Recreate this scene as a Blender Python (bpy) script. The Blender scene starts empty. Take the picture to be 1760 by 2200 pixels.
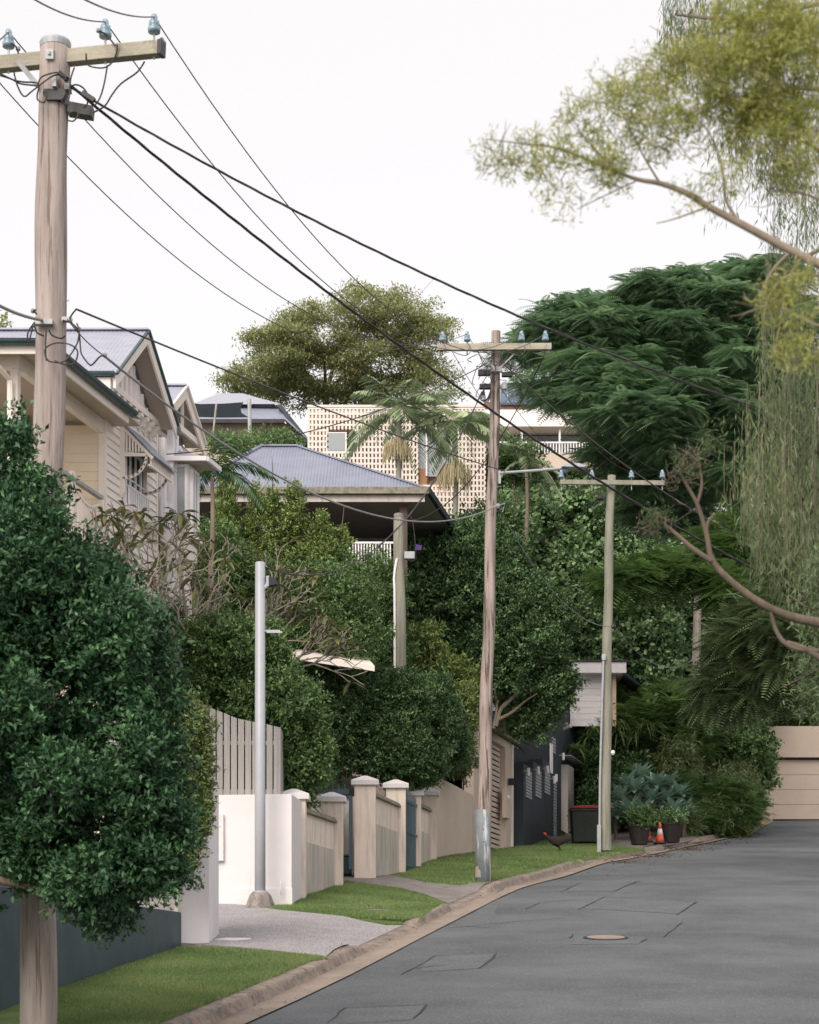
import bpy, math, numpy as np
from mathutils import Vector
rng = np.random.default_rng(7)
F, CX, HZ = 4300.0, 880.0, 2150.0
scn = bpy.context.scene
col = scn.collection
A = np.array
def P(x, y, d): return A([(x-CX)/F*d, d, (HZ-y)/F*d])
def zz(y, d): return (HZ-y)/F*d
# ------------------------------------------------------------------ ground profile (a street that climbs away)
GN = A([(-40,-3.4),(0,-1.95),(10,-1.5),(16,-1.0),(20,-.48),(25,.2),(30,.87),(36,1.67),(42,2.5),(46.4,3.02),(50,3.55),(54,3.98),(59,4.55),(66,5.5),(77,7.04),(90,8.8),(140,15),(260,30)])
def G(y):
    y = np.asarray(y, float); X, Z = GN[:,0], GN[:,1]
    m = np.gradient(Z, X); i = np.clip(np.searchsorted(X, y)-1, 0, len(X)-2)
    h = X[i+1]-X[i]; t = (y-X[i])/h
    return (2*t**3-3*t**2+1)*Z[i]+(t**3-2*t**2+t)*h*m[i]+(-2*t**3+3*t**2)*Z[i+1]+(t**3-t**2)*h*m[i+1]
_DD = np.arange(12, 120, .02)
_GD = G(_DD)
def ray(x, y, off=0.0):
    f = (HZ-y)/F*_DD - _GD - off
    w = np.where(f <= 0)[0]
    d = _DD[w[0]] if len(w) else 120.
    return A([(x-CX)/F*d, d, float(G(d))+off])
# ------------------------------------------------------------------ object helpers
def tag(o, label=None, cat=None, group=None, kind=None):
    if label: o['label'] = label
    if cat: o['category'] = cat
    if group: o['group'] = group
    if kind: o['kind'] = kind
    return o
def thing(name, loc, label, cat, group=None):
    o = bpy.data.objects.new(name, None); col.objects.link(o)
    o.location = [float(c) for c in loc]; o.empty_display_size = .2
    return tag(o, label, cat, group)
def wloc(o):
    l = A(o.location)
    while o.parent: o = o.parent; l = l + A(o.location)
    return l
def mkobj(name, v, f, mat, parent=None, smooth=False, tint=None, bevel=0, base=None):
    v = np.asarray(v, float).reshape(-1, 3)
    me = bpy.data.meshes.new(name)
    org = wloc(parent) if parent else (A(base) if base is not None else A([0,0,0.]))
    v = v - org
    if isinstance(f, np.ndarray):
        n, k = f.shape
        me.vertices.add(len(v)); me.vertices.foreach_set('co', v.ravel().astype(np.float32))
        me.loops.add(n*k); me.loops.foreach_set('vertex_index', f.ravel().astype(np.int32))
        me.polygons.add(n); me.polygons.foreach_set('loop_start', (np.arange(n)*k).astype(np.int32))
        try: me.polygons.foreach_set('loop_total', np.full(n, k, np.int32))
        except Exception: pass
        me.update(calc_edges=True)
    else:
        me.from_pydata([tuple(p) for p in v], [], [tuple(int(i) for i in q) for q in f]); me.update()
    if tint is not None:
        a = me.attributes.new('tint', 'FLOAT', 'FACE'); a.data.foreach_set('value', np.asarray(tint, np.float32))
    if smooth: me.polygons.foreach_set('use_smooth', np.ones(len(me.polygons), bool))
    me.materials.append(mat)
    o = bpy.data.objects.new(name, me); col.objects.link(o)
    if parent: o.parent = parent
    elif base is not None: o.location = [float(c) for c in base]
    if bevel:
        b = o.modifiers.new('bevel', 'BEVEL'); b.width = bevel; b.segments = 2; b.limit_method = 'ANGLE'
    return o
class MB:
    def __init__(s): s.v = []; s.f = []
    def add(s, v, f):
        o = len(s.v); s.v += [tuple(map(float, p)) for p in v]; s.f += [tuple(int(i)+o for i in q) for q in f]; return s
    def box8(s, p):   # 4 bottom, 4 top
        return s.add(p, [(3,2,1,0),(4,5,6,7),(0,1,5,4),(1,2,6,5),(2,3,7,6),(3,0,4,7)])
    def box(s, x0,x1,y0,y1,z0,z1):
        return s.box8([(x0,y0,z0),(x1,y0,z0),(x1,y1,z0),(x0,y1,z0),(x0,y0,z1),(x1,y0,z1),(x1,y1,z1),(x0,y1,z1)])
    def quad(s, a,b,c,d): return s.add([a,b,c,d],[(0,1,2,3)])
    def prism(s, poly, ext):
        n = len(poly); e = A(ext, float); p = [A(q, float) for q in poly]
        return s.add(p+[q+e for q in p], [tuple(range(n))[::-1], tuple(range(n,2*n))]+[(i,(i+1)%n,(i+1)%n+n,i+n) for i in range(n)])
    def bar(s, a, b, w, h=None):  # square bar from a to b
        a = A(a, float); b = A(b, float); h = h or w; d = b-a; d /= np.linalg.norm(d)
        u = A([0,0,1.]) if abs(d[2]) < .9 else A([0,1.,0]); x = np.cross(d, u); x /= np.linalg.norm(x); y = np.cross(x, d)
        q = [(-1,-1),(1,-1),(1,1),(-1,1)]
        return s.box8([a+x*w/2*i+y*h/2*j for i,j in q]+[b+x*w/2*i+y*h/2*j for i,j in q])
    def tube(s, pts, r, n=6, cap=True):
        v, f = tube(pts, r, n, cap); return s.add(v, f)
    def lathe(s, c, prof, n=16, axis=None):
        c = A(c, float); v = []; f = []
        for r, z in prof:
            for k in range(n): t = 2*math.pi*k/n; v.append(c+A([r*math.cos(t), r*math.sin(t), z]))
        for i in range(len(prof)-1):
            for k in range(n): f.append((i*n+k, i*n+(k+1)%n, (i+1)*n+(k+1)%n, (i+1)*n+k))
        f.append(tuple(range(n))[::-1]); f.append(tuple((len(prof)-1)*n+k for k in range(n)))
        return s.add(v, f)
    def build(s, name, mat, parent=None, **k):
        return mkobj(name, s.v, s.f, mat, parent, **k)
def tube(pts, r, n=6, cap=True):
    pts = [A(p, float) for p in pts]; m = len(pts)
    r = [r]*m if np.isscalar(r) else list(r)
    v = []; f = []; ref = A([0,0,1.])
    d0 = pts[1]-pts[0]; d0 /= np.linalg.norm(d0)+1e-9
    if abs(d0[2]) > .85: ref = A([0,1.,0])
    for i, p in enumerate(pts):
        d = pts[min(i+1,m-1)]-pts[max(i-1,0)]; d = d/(np.linalg.norm(d)+1e-9)
        x = np.cross(d, ref); x /= np.linalg.norm(x)+1e-9; y = np.cross(x, d); ref = y
        for k in range(n):
            t = 2*math.pi*k/n; v.append(p+(x*math.cos(t)+y*math.sin(t))*r[i])
    for i in range(m-1):
        for k in range(n): f.append((i*n+k, i*n+(k+1)%n, (i+1)*n+(k+1)%n, (i+1)*n+k))
    if cap: f.append(tuple(range(n))[::-1]); f.append(tuple((m-1)*n+k for k in range(n)))
    return v, f
def each(name, mats, parent, fn, items, **k):
    for it in items:
        m = MB(); fn(m, it); m.build(name, mats, parent, **k)
def smoothpath(pts, sub=4):
    pts = [A(p, float) for p in pts]; out = []
    for i in range(len(pts)-1):
        p0 = pts[max(i-1,0)]; p1 = pts[i]; p2 = pts[i+1]; p3 = pts[min(i+2,len(pts)-1)]
        for k in range(sub):
            t = k/sub
            out.append(.5*((2*p1)+(-p0+p2)*t+(2*p0-5*p1+4*p2-p3)*t*t+(-p0+3*p1-3*p2+p3)*t**3))
    out.append(pts[-1]); return out
class Fr:   # sheared street frame: Y runs up the street, o is the offset towards the road
    def __init__(s, X0, Y0, k): s.X0, s.Y0, s.k = X0, Y0, k
    def pt(s, Y, o, z): return (s.X0+s.k*(Y-s.Y0)+o, Y, z)
    def Y(s, x, o=0):
        return (s.X0+o-s.k*s.Y0)/((x-CX)/F-s.k)
    def box(s, m, Y0,Y1,o0,o1,z0,z1):
        return m.box8([s.pt(Y0,o0,z0),s.pt(Y0,o1,z0),s.pt(Y1,o1,z0),s.pt(Y1,o0,z0),s.pt(Y0,o0,z1),s.pt(Y0,o1,z1),s.pt(Y1,o1,z1),s.pt(Y1,o0,z1)])
    def boards(s, m, Y0, Y1, o, z0, z1, pitch=.152):   # street facing weatherboards
        z = z0
        while z < z1-.01:
            t = min(z+pitch, z1)
            m.quad(s.pt(Y0,o+.032,z+.012), s.pt(Y1,o+.032,z+.012), s.pt(Y1,o+.004,t), s.pt(Y0,o+.004,t))
            m.quad(s.pt(Y0,o-.004,z), s.pt(Y1,o-.004,z), s.pt(Y1,o+.032,z+.012), s.pt(Y0,o+.032,z+.012)); z = t
    def fboards(s, m, Y, o0, o1, z0, z1, pitch=.152):  # camera facing weatherboards
        z = z0
        while z < z1-.01:
            t = min(z+pitch, z1)
            m.quad(s.pt(Y-.022,o0,z), s.pt(Y-.022,o1,z), s.pt(Y-.004,o1,t), s.pt(Y-.004,o0,t))
            m.quad(s.pt(Y-.022,o0,z), s.pt(Y-.022,o1,z), s.pt(Y,o1,z), s.pt(Y,o0,z)); z = t
# ------------------------------------------------------------------ materials
MATS = {}
def nmat(name):
    m = bpy.data.materials.new(name); m.use_nodes = True; nt = m.node_tree
    return m, nt, nt.nodes['Principled BSDF']
def mix(nt, a, b, fac, typ='MIX'):
    n = nt.nodes.new('ShaderNodeMix'); n.data_type = 'RGBA'; n.blend_type = typ
    for s, v in (('A', a), ('B', b)):
        i = [q for q in n.inputs if q.name == s and q.type == 'RGBA'][0]
        if isinstance(v, tuple): i.default_value = (*v, 1)
        else: nt.links.new(v, i)
    if isinstance(fac, (int, float)): n.inputs[0].default_value = fac
    else: nt.links.new(fac, n.inputs[0])
    return [q for q in n.outputs if q.type == 'RGBA'][0]
def noise(nt, scale, stretch=(1,1,1), detail=4, lo=.35, hi=.65, rough=.6, dist=0):
    tc = nt.nodes.new('ShaderNodeTexCoord'); mp = nt.nodes.new('ShaderNodeMapping'); mp.inputs['Scale'].default_value = stretch
    n = nt.nodes.new('ShaderNodeTexNoise'); n.inputs['Scale'].default_value = scale; n.inputs['Detail'].default_value = detail
    n.inputs['Roughness'].default_value = rough; n.inputs['Distortion'].default_value = dist
    nt.links.new(tc.outputs['Object'], mp.inputs[0]); nt.links.new(mp.outputs[0], n.inputs[0])
    r = nt.nodes.new('ShaderNodeMapRange'); r.inputs[1].default_value = lo; r.inputs[2].default_value = hi
    nt.links.new(n.outputs[0], r.inputs[0]); return r.outputs[0], n.outputs[0]
def pm(name, c1, c2=None, scale=3, stretch=(1,1,1), rough=.8, bump=0, bscale=60, metal=0, spec=.3, c3=None, s3=30, st3=(1,1,1), lo=.35, hi=.65, f3=.6, lo3=.45, hi3=.7):
    if name in MATS: return MATS[name]
    m, nt, b = nmat(name)
    b.inputs['Roughness'].default_value = rough; b.inputs['Metallic'].default_value = metal
    b.inputs['Specular IOR Level'].default_value = spec
    if c2 is None: c2 = tuple(c*.86 for c in c1)
    fac, _ = noise(nt, scale, stretch, lo=lo, hi=hi)
    c = mix(nt, c1, c2, fac)
    if c3:
        fac3, _ = noise(nt, s3, st3, lo=lo3, hi=hi3)
        k = nt.nodes.new('ShaderNodeMath'); k.operation = 'MULTIPLY'; k.inputs[1].default_value = f3; nt.links.new(fac3, k.inputs[0])
        c = mix(nt, c, c3, k.outputs[0])
    nt.links.new(c, b.inputs['Base Color'])
    if bump:
        _, r = noise(nt, bscale, stretch)
        bp = nt.nodes.new('ShaderNodeBump'); bp.inputs['Strength'].default_value = bump; bp.inputs['Distance'].default_value = .02
        nt.links.new(r, bp.inputs['Height']); nt.links.new(bp.outputs[0], b.inputs['Normal'])
    MATS[name] = m; return m
def leafmat(name, dark, mid, light, trans=.22, rough=.5, spec=.35):
    m, nt, b = nmat(name)
    at = nt.nodes.new('ShaderNodeAttribute'); at.attribute_name = 'tint'
    rp = nt.nodes.new('ShaderNodeValToRGB'); e = rp.color_ramp.elements
    e[0].position = 0; e[0].color = (*dark, 1); e[1].position = 1; e[1].color = (*light, 1)
    q = e.new(.55); q.color = (*mid, 1)
    nt.links.new(at.outputs['Fac'], rp.inputs[0]); nt.links.new(rp.outputs[0], b.inputs['Base Color'])
    b.inputs['Roughness'].default_value = rough; b.inputs['Specular IOR Level'].default_value = spec
    tr = nt.nodes.new('ShaderNodeBsdfTranslucent'); nt.links.new(rp.outputs[0], tr.inputs[0])
    mx = nt.nodes.new('ShaderNodeMixShader'); mx.inputs[0].default_value = trans
    nt.links.new(b.outputs[0], mx.inputs[1]); nt.links.new(tr.outputs[0], mx.inputs[2])
    nt.links.new(mx.outputs[0], nt.nodes['Material Output'].inputs[0]); return m
def glassmat(name, c=(.05,.06,.07), rough=.08):
    m, nt, b = nmat(name); b.inputs['Base Color'].default_value = (*c, 1); b.inputs['Roughness'].default_value = rough
    b.inputs['Specular IOR Level'].default_value = .8; return m
M = dict(
 asphalt=pm('asphalt', (.135,.144,.153), (.08,.088,.097), .45, rough=.9, bump=.5, bscale=220, c3=(.25,.25,.25), s3=40, f3=.7, lo3=.53, hi3=.66),
 asphalt2=pm('asphalt_patch', (.125,.133,.142), (.1,.108,.116), 2, rough=.9, bump=.5, bscale=120, c3=(.25,.25,.25), s3=36, f3=.7, lo3=.52, hi3=.66),
 crack=pm('bitumen_crack', (.02,.021,.023), (.04,.04,.04), 20, rough=.7),
 path=pm('path_concrete', (.27,.24,.225), (.2,.175,.165), 2.5, rough=.9, bump=.5, bscale=90, c3=(.09,.08,.075), s3=45, f3=.7),
 pebble=pm('exposed_aggregate', (.46,.435,.45), (.39,.37,.38), 2, rough=.9, bump=.8, bscale=90, c3=(.13,.11,.11), s3=42, f3=.85, lo3=.5, hi3=.6),
 kerb=pm('kerb_concrete', (.34,.275,.225), (.22,.185,.16), 2.5, rough=.9, bump=.6, bscale=60, c3=(.1,.085,.075), s3=9, f3=.7),
 gutter=pm('gutter_concrete', (.33,.26,.215), (.24,.2,.17), 1.6, rough=.9, bump=.3, bscale=80, c3=(.2,.17,.15), s3=14, f3=.5, lo3=.55),
 soil=pm('soil', (.06,.055,.04), (.04,.045,.03), 2, rough=1, bump=.6, bscale=20),
 lawn=pm('lawn_soil', (.14,.2,.065), (.09,.14,.045), 2.2, rough=1, bump=.6, bscale=90, c3=(.2,.17,.09), s3=5, f3=.55, lo3=.55, hi3=.75),
 white=pm('white_render', (.73,.69,.70), (.67,.635,.645), 1.0, rough=.75, bump=.12, bscale=90, c3=(.55,.5,.48), s3=2.2, st3=(3,3,.3), f3=.4, lo3=.56, hi3=.8),
 cream=pm('cream_render', (.80,.685,.60), (.73,.62,.545), .9, rough=.85, bump=.25, bscale=110, c3=(.42,.35,.29), s3=2.6, st3=(2.5,2.5,.3), f3=.6, lo3=.5, hi3=.72),
 greyr=pm('grey_band_render', (.6,.54,.48), (.52,.465,.42), 1.2, rough=.85, bump=.3, bscale=110, c3=(.3,.28,.25), s3=2.5, st3=(3,3,.3), f3=.75),
 mossr=pm('mossy_coping', (.3,.27,.22), (.15,.14,.11), 8, rough=.95, bump=.6, bscale=60),
 beige=pm('beige_render', (.6,.49,.415), (.54,.44,.375), 1, rough=.85, bump=.2, bscale=100),
 tan=pm('tan_render', (.5,.405,.33), (.45,.365,.3), .8, rough=.85, bump=.1, bscale=60),
 tandoor=pm('tan_door', (.47,.385,.32), (.43,.35,.29), 1, rough=.6),
 slate=pm('slate_paint', (.055,.085,.1), (.04,.062,.075), 1.5, rough=.55, bump=.1, bscale=60, c3=(.1,.13,.14), s3=1.2, st3=(1,1,.4), f3=.5),
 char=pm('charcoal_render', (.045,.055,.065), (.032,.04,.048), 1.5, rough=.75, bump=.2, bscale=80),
 wb=pm('weatherboard', (.86,.79,.74), (.81,.74,.69), 2, rough=.6),
 wbc=pm('cream_board', (.84,.72,.55), (.79,.67,.51), 2, rough=.6),
 trim=pm('cream_trim', (.86,.775,.70), (.81,.725,.655), 2, rough=.55),
 trimw=pm('white_trim', (.84,.8,.82), (.78,.75,.77), 2, rough=.5),
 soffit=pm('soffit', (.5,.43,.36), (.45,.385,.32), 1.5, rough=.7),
 green=pm('green_gutter', (.03,.055,.065), (.04,.08,.085), 4, rough=.35, spec=.5),
 iron=pm('corrugated_pale', (.36,.37,.44), (.31,.32,.38), 2, rough=.45, spec=.5, stretch=(1,4,4)),
 irond=pm('corrugated_grey', (.24,.255,.33), (.2,.215,.28), 1.5, rough=.45, spec=.5),
 wood=pm('pole_wood', (.43,.365,.34), (.29,.24,.22), 9, (1,1,.09), rough=.95, bump=.9, bscale=14, c3=(.15,.11,.09), s3=30, st3=(1,1,.035), f3=.75, lo3=.57, hi3=.64),
 woodg=pm('pole_wood_green', (.31,.3,.245), (.21,.205,.165), 6, (1,1,.12), rough=.95, bump=.6, bscale=16, c3=(.1,.1,.07), s3=20, st3=(1,1,.06), f3=.6, lo3=.55, hi3=.7),
 woodd=pm('old_pole_wood', (.42,.345,.315), (.22,.175,.155), 9, (1,1,.07), rough=.95, bump=1, bscale=10, c3=(.06,.045,.04), s3=16, st3=(1,1,.06), f3=.85, lo3=.52, hi3=.6),
 arm=pm('crossarm_wood', (.42,.385,.31), (.31,.28,.225), 5, (.3,1,1), rough=.9, bump=.5, bscale=30, c3=(.1,.08,.07), s3=6, f3=.6, lo3=.55),
 galv=pm('galvanised', (.42,.43,.44), (.32,.34,.35), 5, rough=.6, metal=.3, bump=.1),
 sleeve=pm('painted_sleeve', (.16,.185,.195), (.21,.235,.245), 4, rough=.6, c3=(.55,.55,.57), s3=8, st3=(1,1,.12), f3=.9, lo3=.56, hi3=.64),
 steelp=pm('pale_steel_paint', (.40,.41,.45), (.36,.37,.405), 2, rough=.4, spec=.5),
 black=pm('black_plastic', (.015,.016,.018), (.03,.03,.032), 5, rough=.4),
 wire=pm('wire_black', (.03,.026,.028), (.05,.045,.045), 3, rough=.5),
 wireb=pm('wire_weathered', (.07,.055,.06), (.05,.04,.045), 3, rough=.5),
 cableg=pm('cable_grey', (.3,.29,.31), (.25,.24,.26), 3, rough=.5),
 ceram=pm('ceramic_blue', (.26,.36,.43), (.2,.29,.36), 6, rough=.2, spec=.6),
 bluegate=pm('blue_steel', (.06,.115,.15), (.05,.095,.125), 4, rough=.4, spec=.5),
 fence=pm('fence_paint', (.37,.35,.34), (.29,.27,.26), 5, (8,1,.3), rough=.8, bump=.3),
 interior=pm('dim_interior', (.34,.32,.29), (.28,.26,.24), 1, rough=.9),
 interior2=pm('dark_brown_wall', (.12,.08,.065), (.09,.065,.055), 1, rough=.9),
 breeze=pm('breeze_block', (.76,.68,.62), (.7,.62,.56), 2, rough=.85, bump=.1),
 brickw=pm('warm_inner_wall', (.58,.42,.3), (.5,.36,.26), 2, rough=.9),
 brick=pm('red_brick', (.2,.115,.085), (.16,.09,.065), 8, rough=.9),
 bark=pm('bark', (.17,.13,.1), (.1,.08,.06), 9, (1,1,.3), rough=.95, bump=.7, bscale=25),
 barkp=pm('pale_bark', (.3,.24,.19), (.2,.16,.125), 9, (1,1,.3), rough=.95, bump=.5, bscale=25),
 orange=pm('cone_orange', (.7,.12,.06), (.6,.1,.05), 5, rough=.5), conew=pm('cone_white', (.75,.72,.7), None, 5, rough=.4),
 red=pm('bin_red', (.3,.03,.03), (.42,.03,.03), 5, rough=.4), bin=pm('bin_green', (.03,.04,.03), (.02,.028,.02), 3, rough=.4),
 pot=pm('pot_dark', (.03,.022,.02), (.02,.016,.015), 5, rough=.6), purple=pm('purple_cloth', (.09,.045,.17), (.07,.035,.14), 5, rough=.8),
 sail=pm('shade_sail', (.015,.022,.03), (.02,.028,.036), 3, rough=.8), solar=pm('solar_panel', (.05,.08,.14), (.06,.1,.17), 3, rough=.25),
 yellow=pm('yellow_line', (.5,.3,.08), (.4,.25,.1), 6, rough=.8), feather=pm('black_feather', (.02,.016,.015), (.035,.025,.022), 14, rough=.8, bump=.5, bscale=40),
 redskin=pm('red_skin', (.4,.06,.04), (.3,.05,.03), 10, rough=.6), litter=pm('leaf_litter', (.25,.1,.05), (.16,.07,.04), 20, rough=.9),
 concrete=pm('old_concrete', (.32,.28,.26), (.2,.18,.165), 5, rough=.95, bump=.7, bscale=40, c3=(.08,.07,.065), s3=14, f3=.7),
 glass=glassmat('window_glass', (.07,.085,.09)), glassl=glassmat('pale_window_glass', (.30,.32,.34), .15), terracotta=pm('terracotta_panel', (.33,.17,.1), (.28,.15,.09), 3, rough=.8),
)
# ------------------------------------------------------------------ world and sun
w = bpy.data.worlds.new('World'); scn.world = w; w.use_nodes = True; nt = w.node_tree
bg = nt.nodes['Background']; sky = nt.nodes.new('ShaderNodeTexSky'); sky.sky_type = 'NISHITA'; sky.sun_disc = False
SUN_EL, SUN_AZ = math.radians(36), math.radians(203)    # azimuth clockwise from +Y
sky.sun_elevation = SUN_EL; sky.sun_rotation = SUN_AZ; sky.air_density = 1.0; sky.dust_density = 3.5; sky.ozone_density = 1.0
hs = nt.nodes.new('ShaderNodeHueSaturation'); hs.inputs['Saturation'].default_value = .3
nt.links.new(sky.outputs[0], hs.inputs['Color'])
gm = mix(nt, hs.outputs[0], (6.9,6.62,6.66), .76)
nt.links.new(gm, bg.inputs[0]); bg.inputs[1].default_value = .119
sd = bpy.data.lights.new('sun', 'SUN'); sd.energy = 2.3; sd.angle = math.radians(38); sd.color = (1,.91,.80)
so = bpy.data.objects.new('sun', sd); col.objects.link(so)
dirv = Vector((math.sin(SUN_AZ)*math.cos(SUN_EL), math.cos(SUN_AZ)*math.cos(SUN_EL), math.sin(SUN_EL)))
so.rotation_euler = dirv.to_track_quat('Z', 'Y').to_euler()
so.location = (0, -20, 40)
cd = bpy.data.cameras.new('camera'); co = bpy.data.objects.new('camera', cd); col.objects.link(co); scn.camera = co
co.location = (0,0,0); co.rotation_euler = (math.radians(90), 0, 0)
cd.sensor_fit = 'VERTICAL'; cd.sensor_height = 36; cd.lens = 36*F/2200; cd.shift_y = (HZ-1100)/2200; cd.clip_end = 2000; cd.clip_start = .1
cd.dof.use_dof = True; cd.dof.focus_distance = 43; cd.dof.aperture_fstop = 4.5
scn.view_settings.view_transform = 'Standard'; scn.view_settings.look = 'None'; scn.view_settings.gamma = 1; scn.view_settings.exposure = .5
scn.render.resolution_x = 819; scn.render.resolution_y = 1024
# ------------------------------------------------------------------ kerb line and ground surfaces
BPX = [(457,2198),(575,2149),(693,2094),(769,2055),(835,2022),(911,1985),(966,1958),(998,1943),(1062,1912),(1143,1888),(1197,1876),(1261,1859),(1310,1847),(1383,1831),(1430,1820),(1500,1810),(1545,1804),(1600,1787),(1625,1769),(1643,1757.5)]
KB = [ray(x, y, -.13)[:2] for x, y in BPX]
d0 = KB[1]-KB[0]; d0 /= np.linalg.norm(d0)
KB = [KB[0]-d0*28, KB[0]-d0*14, KB[0]-d0*5]+KB
KB[-1] = A([(1643-CX)/F*77, 77.]); 
KB = [q for q in KB]
for _ in range(2):  # soften
    KB = [KB[0]]+[.25*KB[i-1]+.5*KB[i]+.25*KB[i+1] for i in range(1, len(KB)-1)]+[KB[-1]]
KP = []
for i in range(len(KB)-1):
    n = max(2, int(np.linalg.norm(KB[i+1]-KB[i])/.35))
    for k in range(n): KP.append(KB[i]+(KB[i+1]-KB[i])*k/n)
KP.append(KB[-1]); KP = A(KP)
tg = np.gradient(KP, axis=0); tg /= np.linalg.norm(tg, axis=1)[:,None]; KNn = np.c_[-tg[:,1], tg[:,0]]   # left normal
kz = G(KP[:,1])
def XK(y): return np.interp(y, KP[:,1], KP[:,0])
# layback (lowered kerb) where the drives cross
projx = CX+F*KP[:,0]/KP[:,1]
low = np.zeros(len(KP))
for a, b in ((786,903),(975,1058),(1262,1312),(1432,1500)):
    e = 5; low = np.maximum(low, np.clip((projx-a+e)/(2*e),0,1)*np.clip((b+e-projx)/(2*e),0,1))
low[KP[:,1] < 20] = 0
kh = .135*(1-low)+.03*low
def surf(x, y):
    x = np.atleast_1d(np.asarray(x,float)); y = np.atleast_1d(np.asarray(y,float)); z = G(y).astype(float)
    for i in range(0, len(x), 4000):
        d2 = (x[i:i+4000,None]-KP[None,:,0])**2+(y[i:i+4000,None]-KP[None,:,1])**2; j = d2.argmin(1); dd = np.sqrt(d2[np.arange(len(j)),j])
        z[i:i+4000] -= .117*low[j]*np.clip(1-(dd-.3)/1.3,0,1)
    return z
def strip(cols, name, mat, **k):   # cols: list of (N,3) arrays -> quads
    n = len(cols[0]); v = np.concatenate(cols); f = []
    for c in range(len(cols)-1):
        a = np.arange(n-1)+c*n; f.append(np.c_[a, a+1, a+1+n, a+n])
    return mkobj(name, v, np.concatenate(f), mat, **k)
def off(o, z): 
    q = KP+KNn*np.reshape(o, (-1,1)) if not np.isscalar(o) else KP+KNn*o
    return np.c_[q, kz+z]
jit = .008*np.sin(np.arange(len(KP))*1.7)+.006*np.sin(np.arange(len(KP))*.61)
road_z = -.135
tag(strip([off(-.0,road_z+.0), off(.045,road_z+kh*.5), off(.06+jit,road_z+kh*.85), off(.10,road_z+kh), off(.27+jit,road_z+kh+.004), off(.28,-.5)], 'kerb', M['kerb'], smooth=False), kind='structure')
tag(strip([off(-.42,road_z+.006), off(-.2,road_z-.0), off(0.02,road_z+.0), off(.03,road_z-.1)][::-1], 'gutter_strip', M['gutter']), kind='structure')
jm = MB()
for i in range(6, len(KP)-2, 7):
    if KP[i,1] < 18: continue
    n_, t_ = KNn[i], tg[i]; z_ = kz[i]+road_z; pr = [(.03,kh[i]*.2),(.058,kh[i]*.72),(.098,kh[i]+.003),(.262,kh[i]+.007)]
    q_ = [[(KP[i,0]+n_[0]*(o_-.004)+t_[0]*e_, KP[i,1]+n_[1]*(o_-.004)+t_[1]*e_, z_+h_+.002+.13*e_*t_[1]) for o_,h_ in pr] for e_ in (-.007,.007)]
    for k_ in range(3): jm.quad(q_[0][k_], q_[1][k_], q_[1][k_+1], q_[0][k_+1])
tag(jm.build('kerb_joints', M['crack']), kind='structure')
# road sheet on a regular grid so that it never folds: columns at kerb + t
ys = np.r_[np.arange(-12,76.6,.5), 77.0, 79.]
def kx_edge(y, d): 
    E = KP-KNn*d; o = np.argsort(E[:,1]); return np.interp(y, E[o,1], E[o,0])
cols = []
for t in (0,.5,1.5,3,4.5,6,8,10,14):
    x0 = kx_edge(ys, .405); cr = .05*math.sin(math.pi*min(1,t/9.)); cols.append(np.c_[x0+t, ys, G(ys)+road_z+cr])
tag(strip(cols[::-1], 'road', M['asphalt'], smooth=True), kind='structure')
# verge: soil sheet left of the kerb and a second one on the far side of the road
vs = []; ys2 = np.arange(-12,77.6,.25)
for t in (0,.2,.4,.7,1.0,1.3,2,3,5,8):
    x0 = kx_edge(ys2, -.26)-t; vs.append(np.c_[x0, ys2, surf(x0,ys2)-.014])
tag(strip(vs, 'verge', M['lawn'], smooth=True), kind='structure')
tag(strip([np.c_[kx_edge(ys,.4)+t, ys, G(ys)+.0+.02*t] for t in (9.6,12,18,30)][::-1], 'far_verge', M['soil'], smooth=True), kind='structure')
def sst(x, a, b): t = np.clip((x-a)/(b-a),0,1); return t*t*(3-2*t)
gx = np.r_[np.arange(-60,-12,4.), np.arange(-12,24,1.), np.arange(24,70,4.)]; gy = np.r_[np.arange(-20,26,4.), np.arange(26,90,1.5), np.arange(90,260,10.)]
GX, GY = np.meshgrid(gx, gy)
def hillz(x, y):
    x = np.asarray(x, float); y = np.asarray(y, float)
    dist = np.interp(y, KP[:,1], KP[:,0])-x
    h = sst(dist, 4.2, 8.5)*3.2*sst(y, 37.5, 41)+sst(dist, 8, 14)*2*sst(y,37,42)
    back = sst(y, 69, 84)*9*(1-sst(x, 8, 12.5)) + sst(y, 84, 100)*9*sst(x, 8, 12.5)
    return G(y)-.35+h+back
tag(mkobj('hillside', np.c_[GX.ravel(), GY.ravel(), hillz(GX, GY).ravel()], A([(j*len(gx)+i, j*len(gx)+i+1, (j+1)*len(gx)+i+1, (j+1)*len(gx)+i) for j in range(len(gy)-1) for i in range(len(gx)-1)]), M['soil'], smooth=True), kind='structure')
def resample(p, step=.4, closed=True):
    out = []; n = len(p)
    for i in range(n if closed else n-1):
        a, b = A(p[i]), A(p[(i+1)%n]); m = max(1, int(np.linalg.norm(b-a)/step))
        for k in range(m): out.append(a+(b-a)*k/m)
    return out
def inside(pts, poly):
    x, y = pts[:,0], pts[:,1]; r = np.zeros(len(pts), bool); n = len(poly)
    for i in range(n):
        x1, y1 = poly[i]; x2, y2 = poly[(i+1)%n]
        c = ((y1 > y) != (y2 > y)) & (x < (x2-x1)*(y-y1)/(y2-y1+1e-12)+x1); r ^= c
    return r
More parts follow.
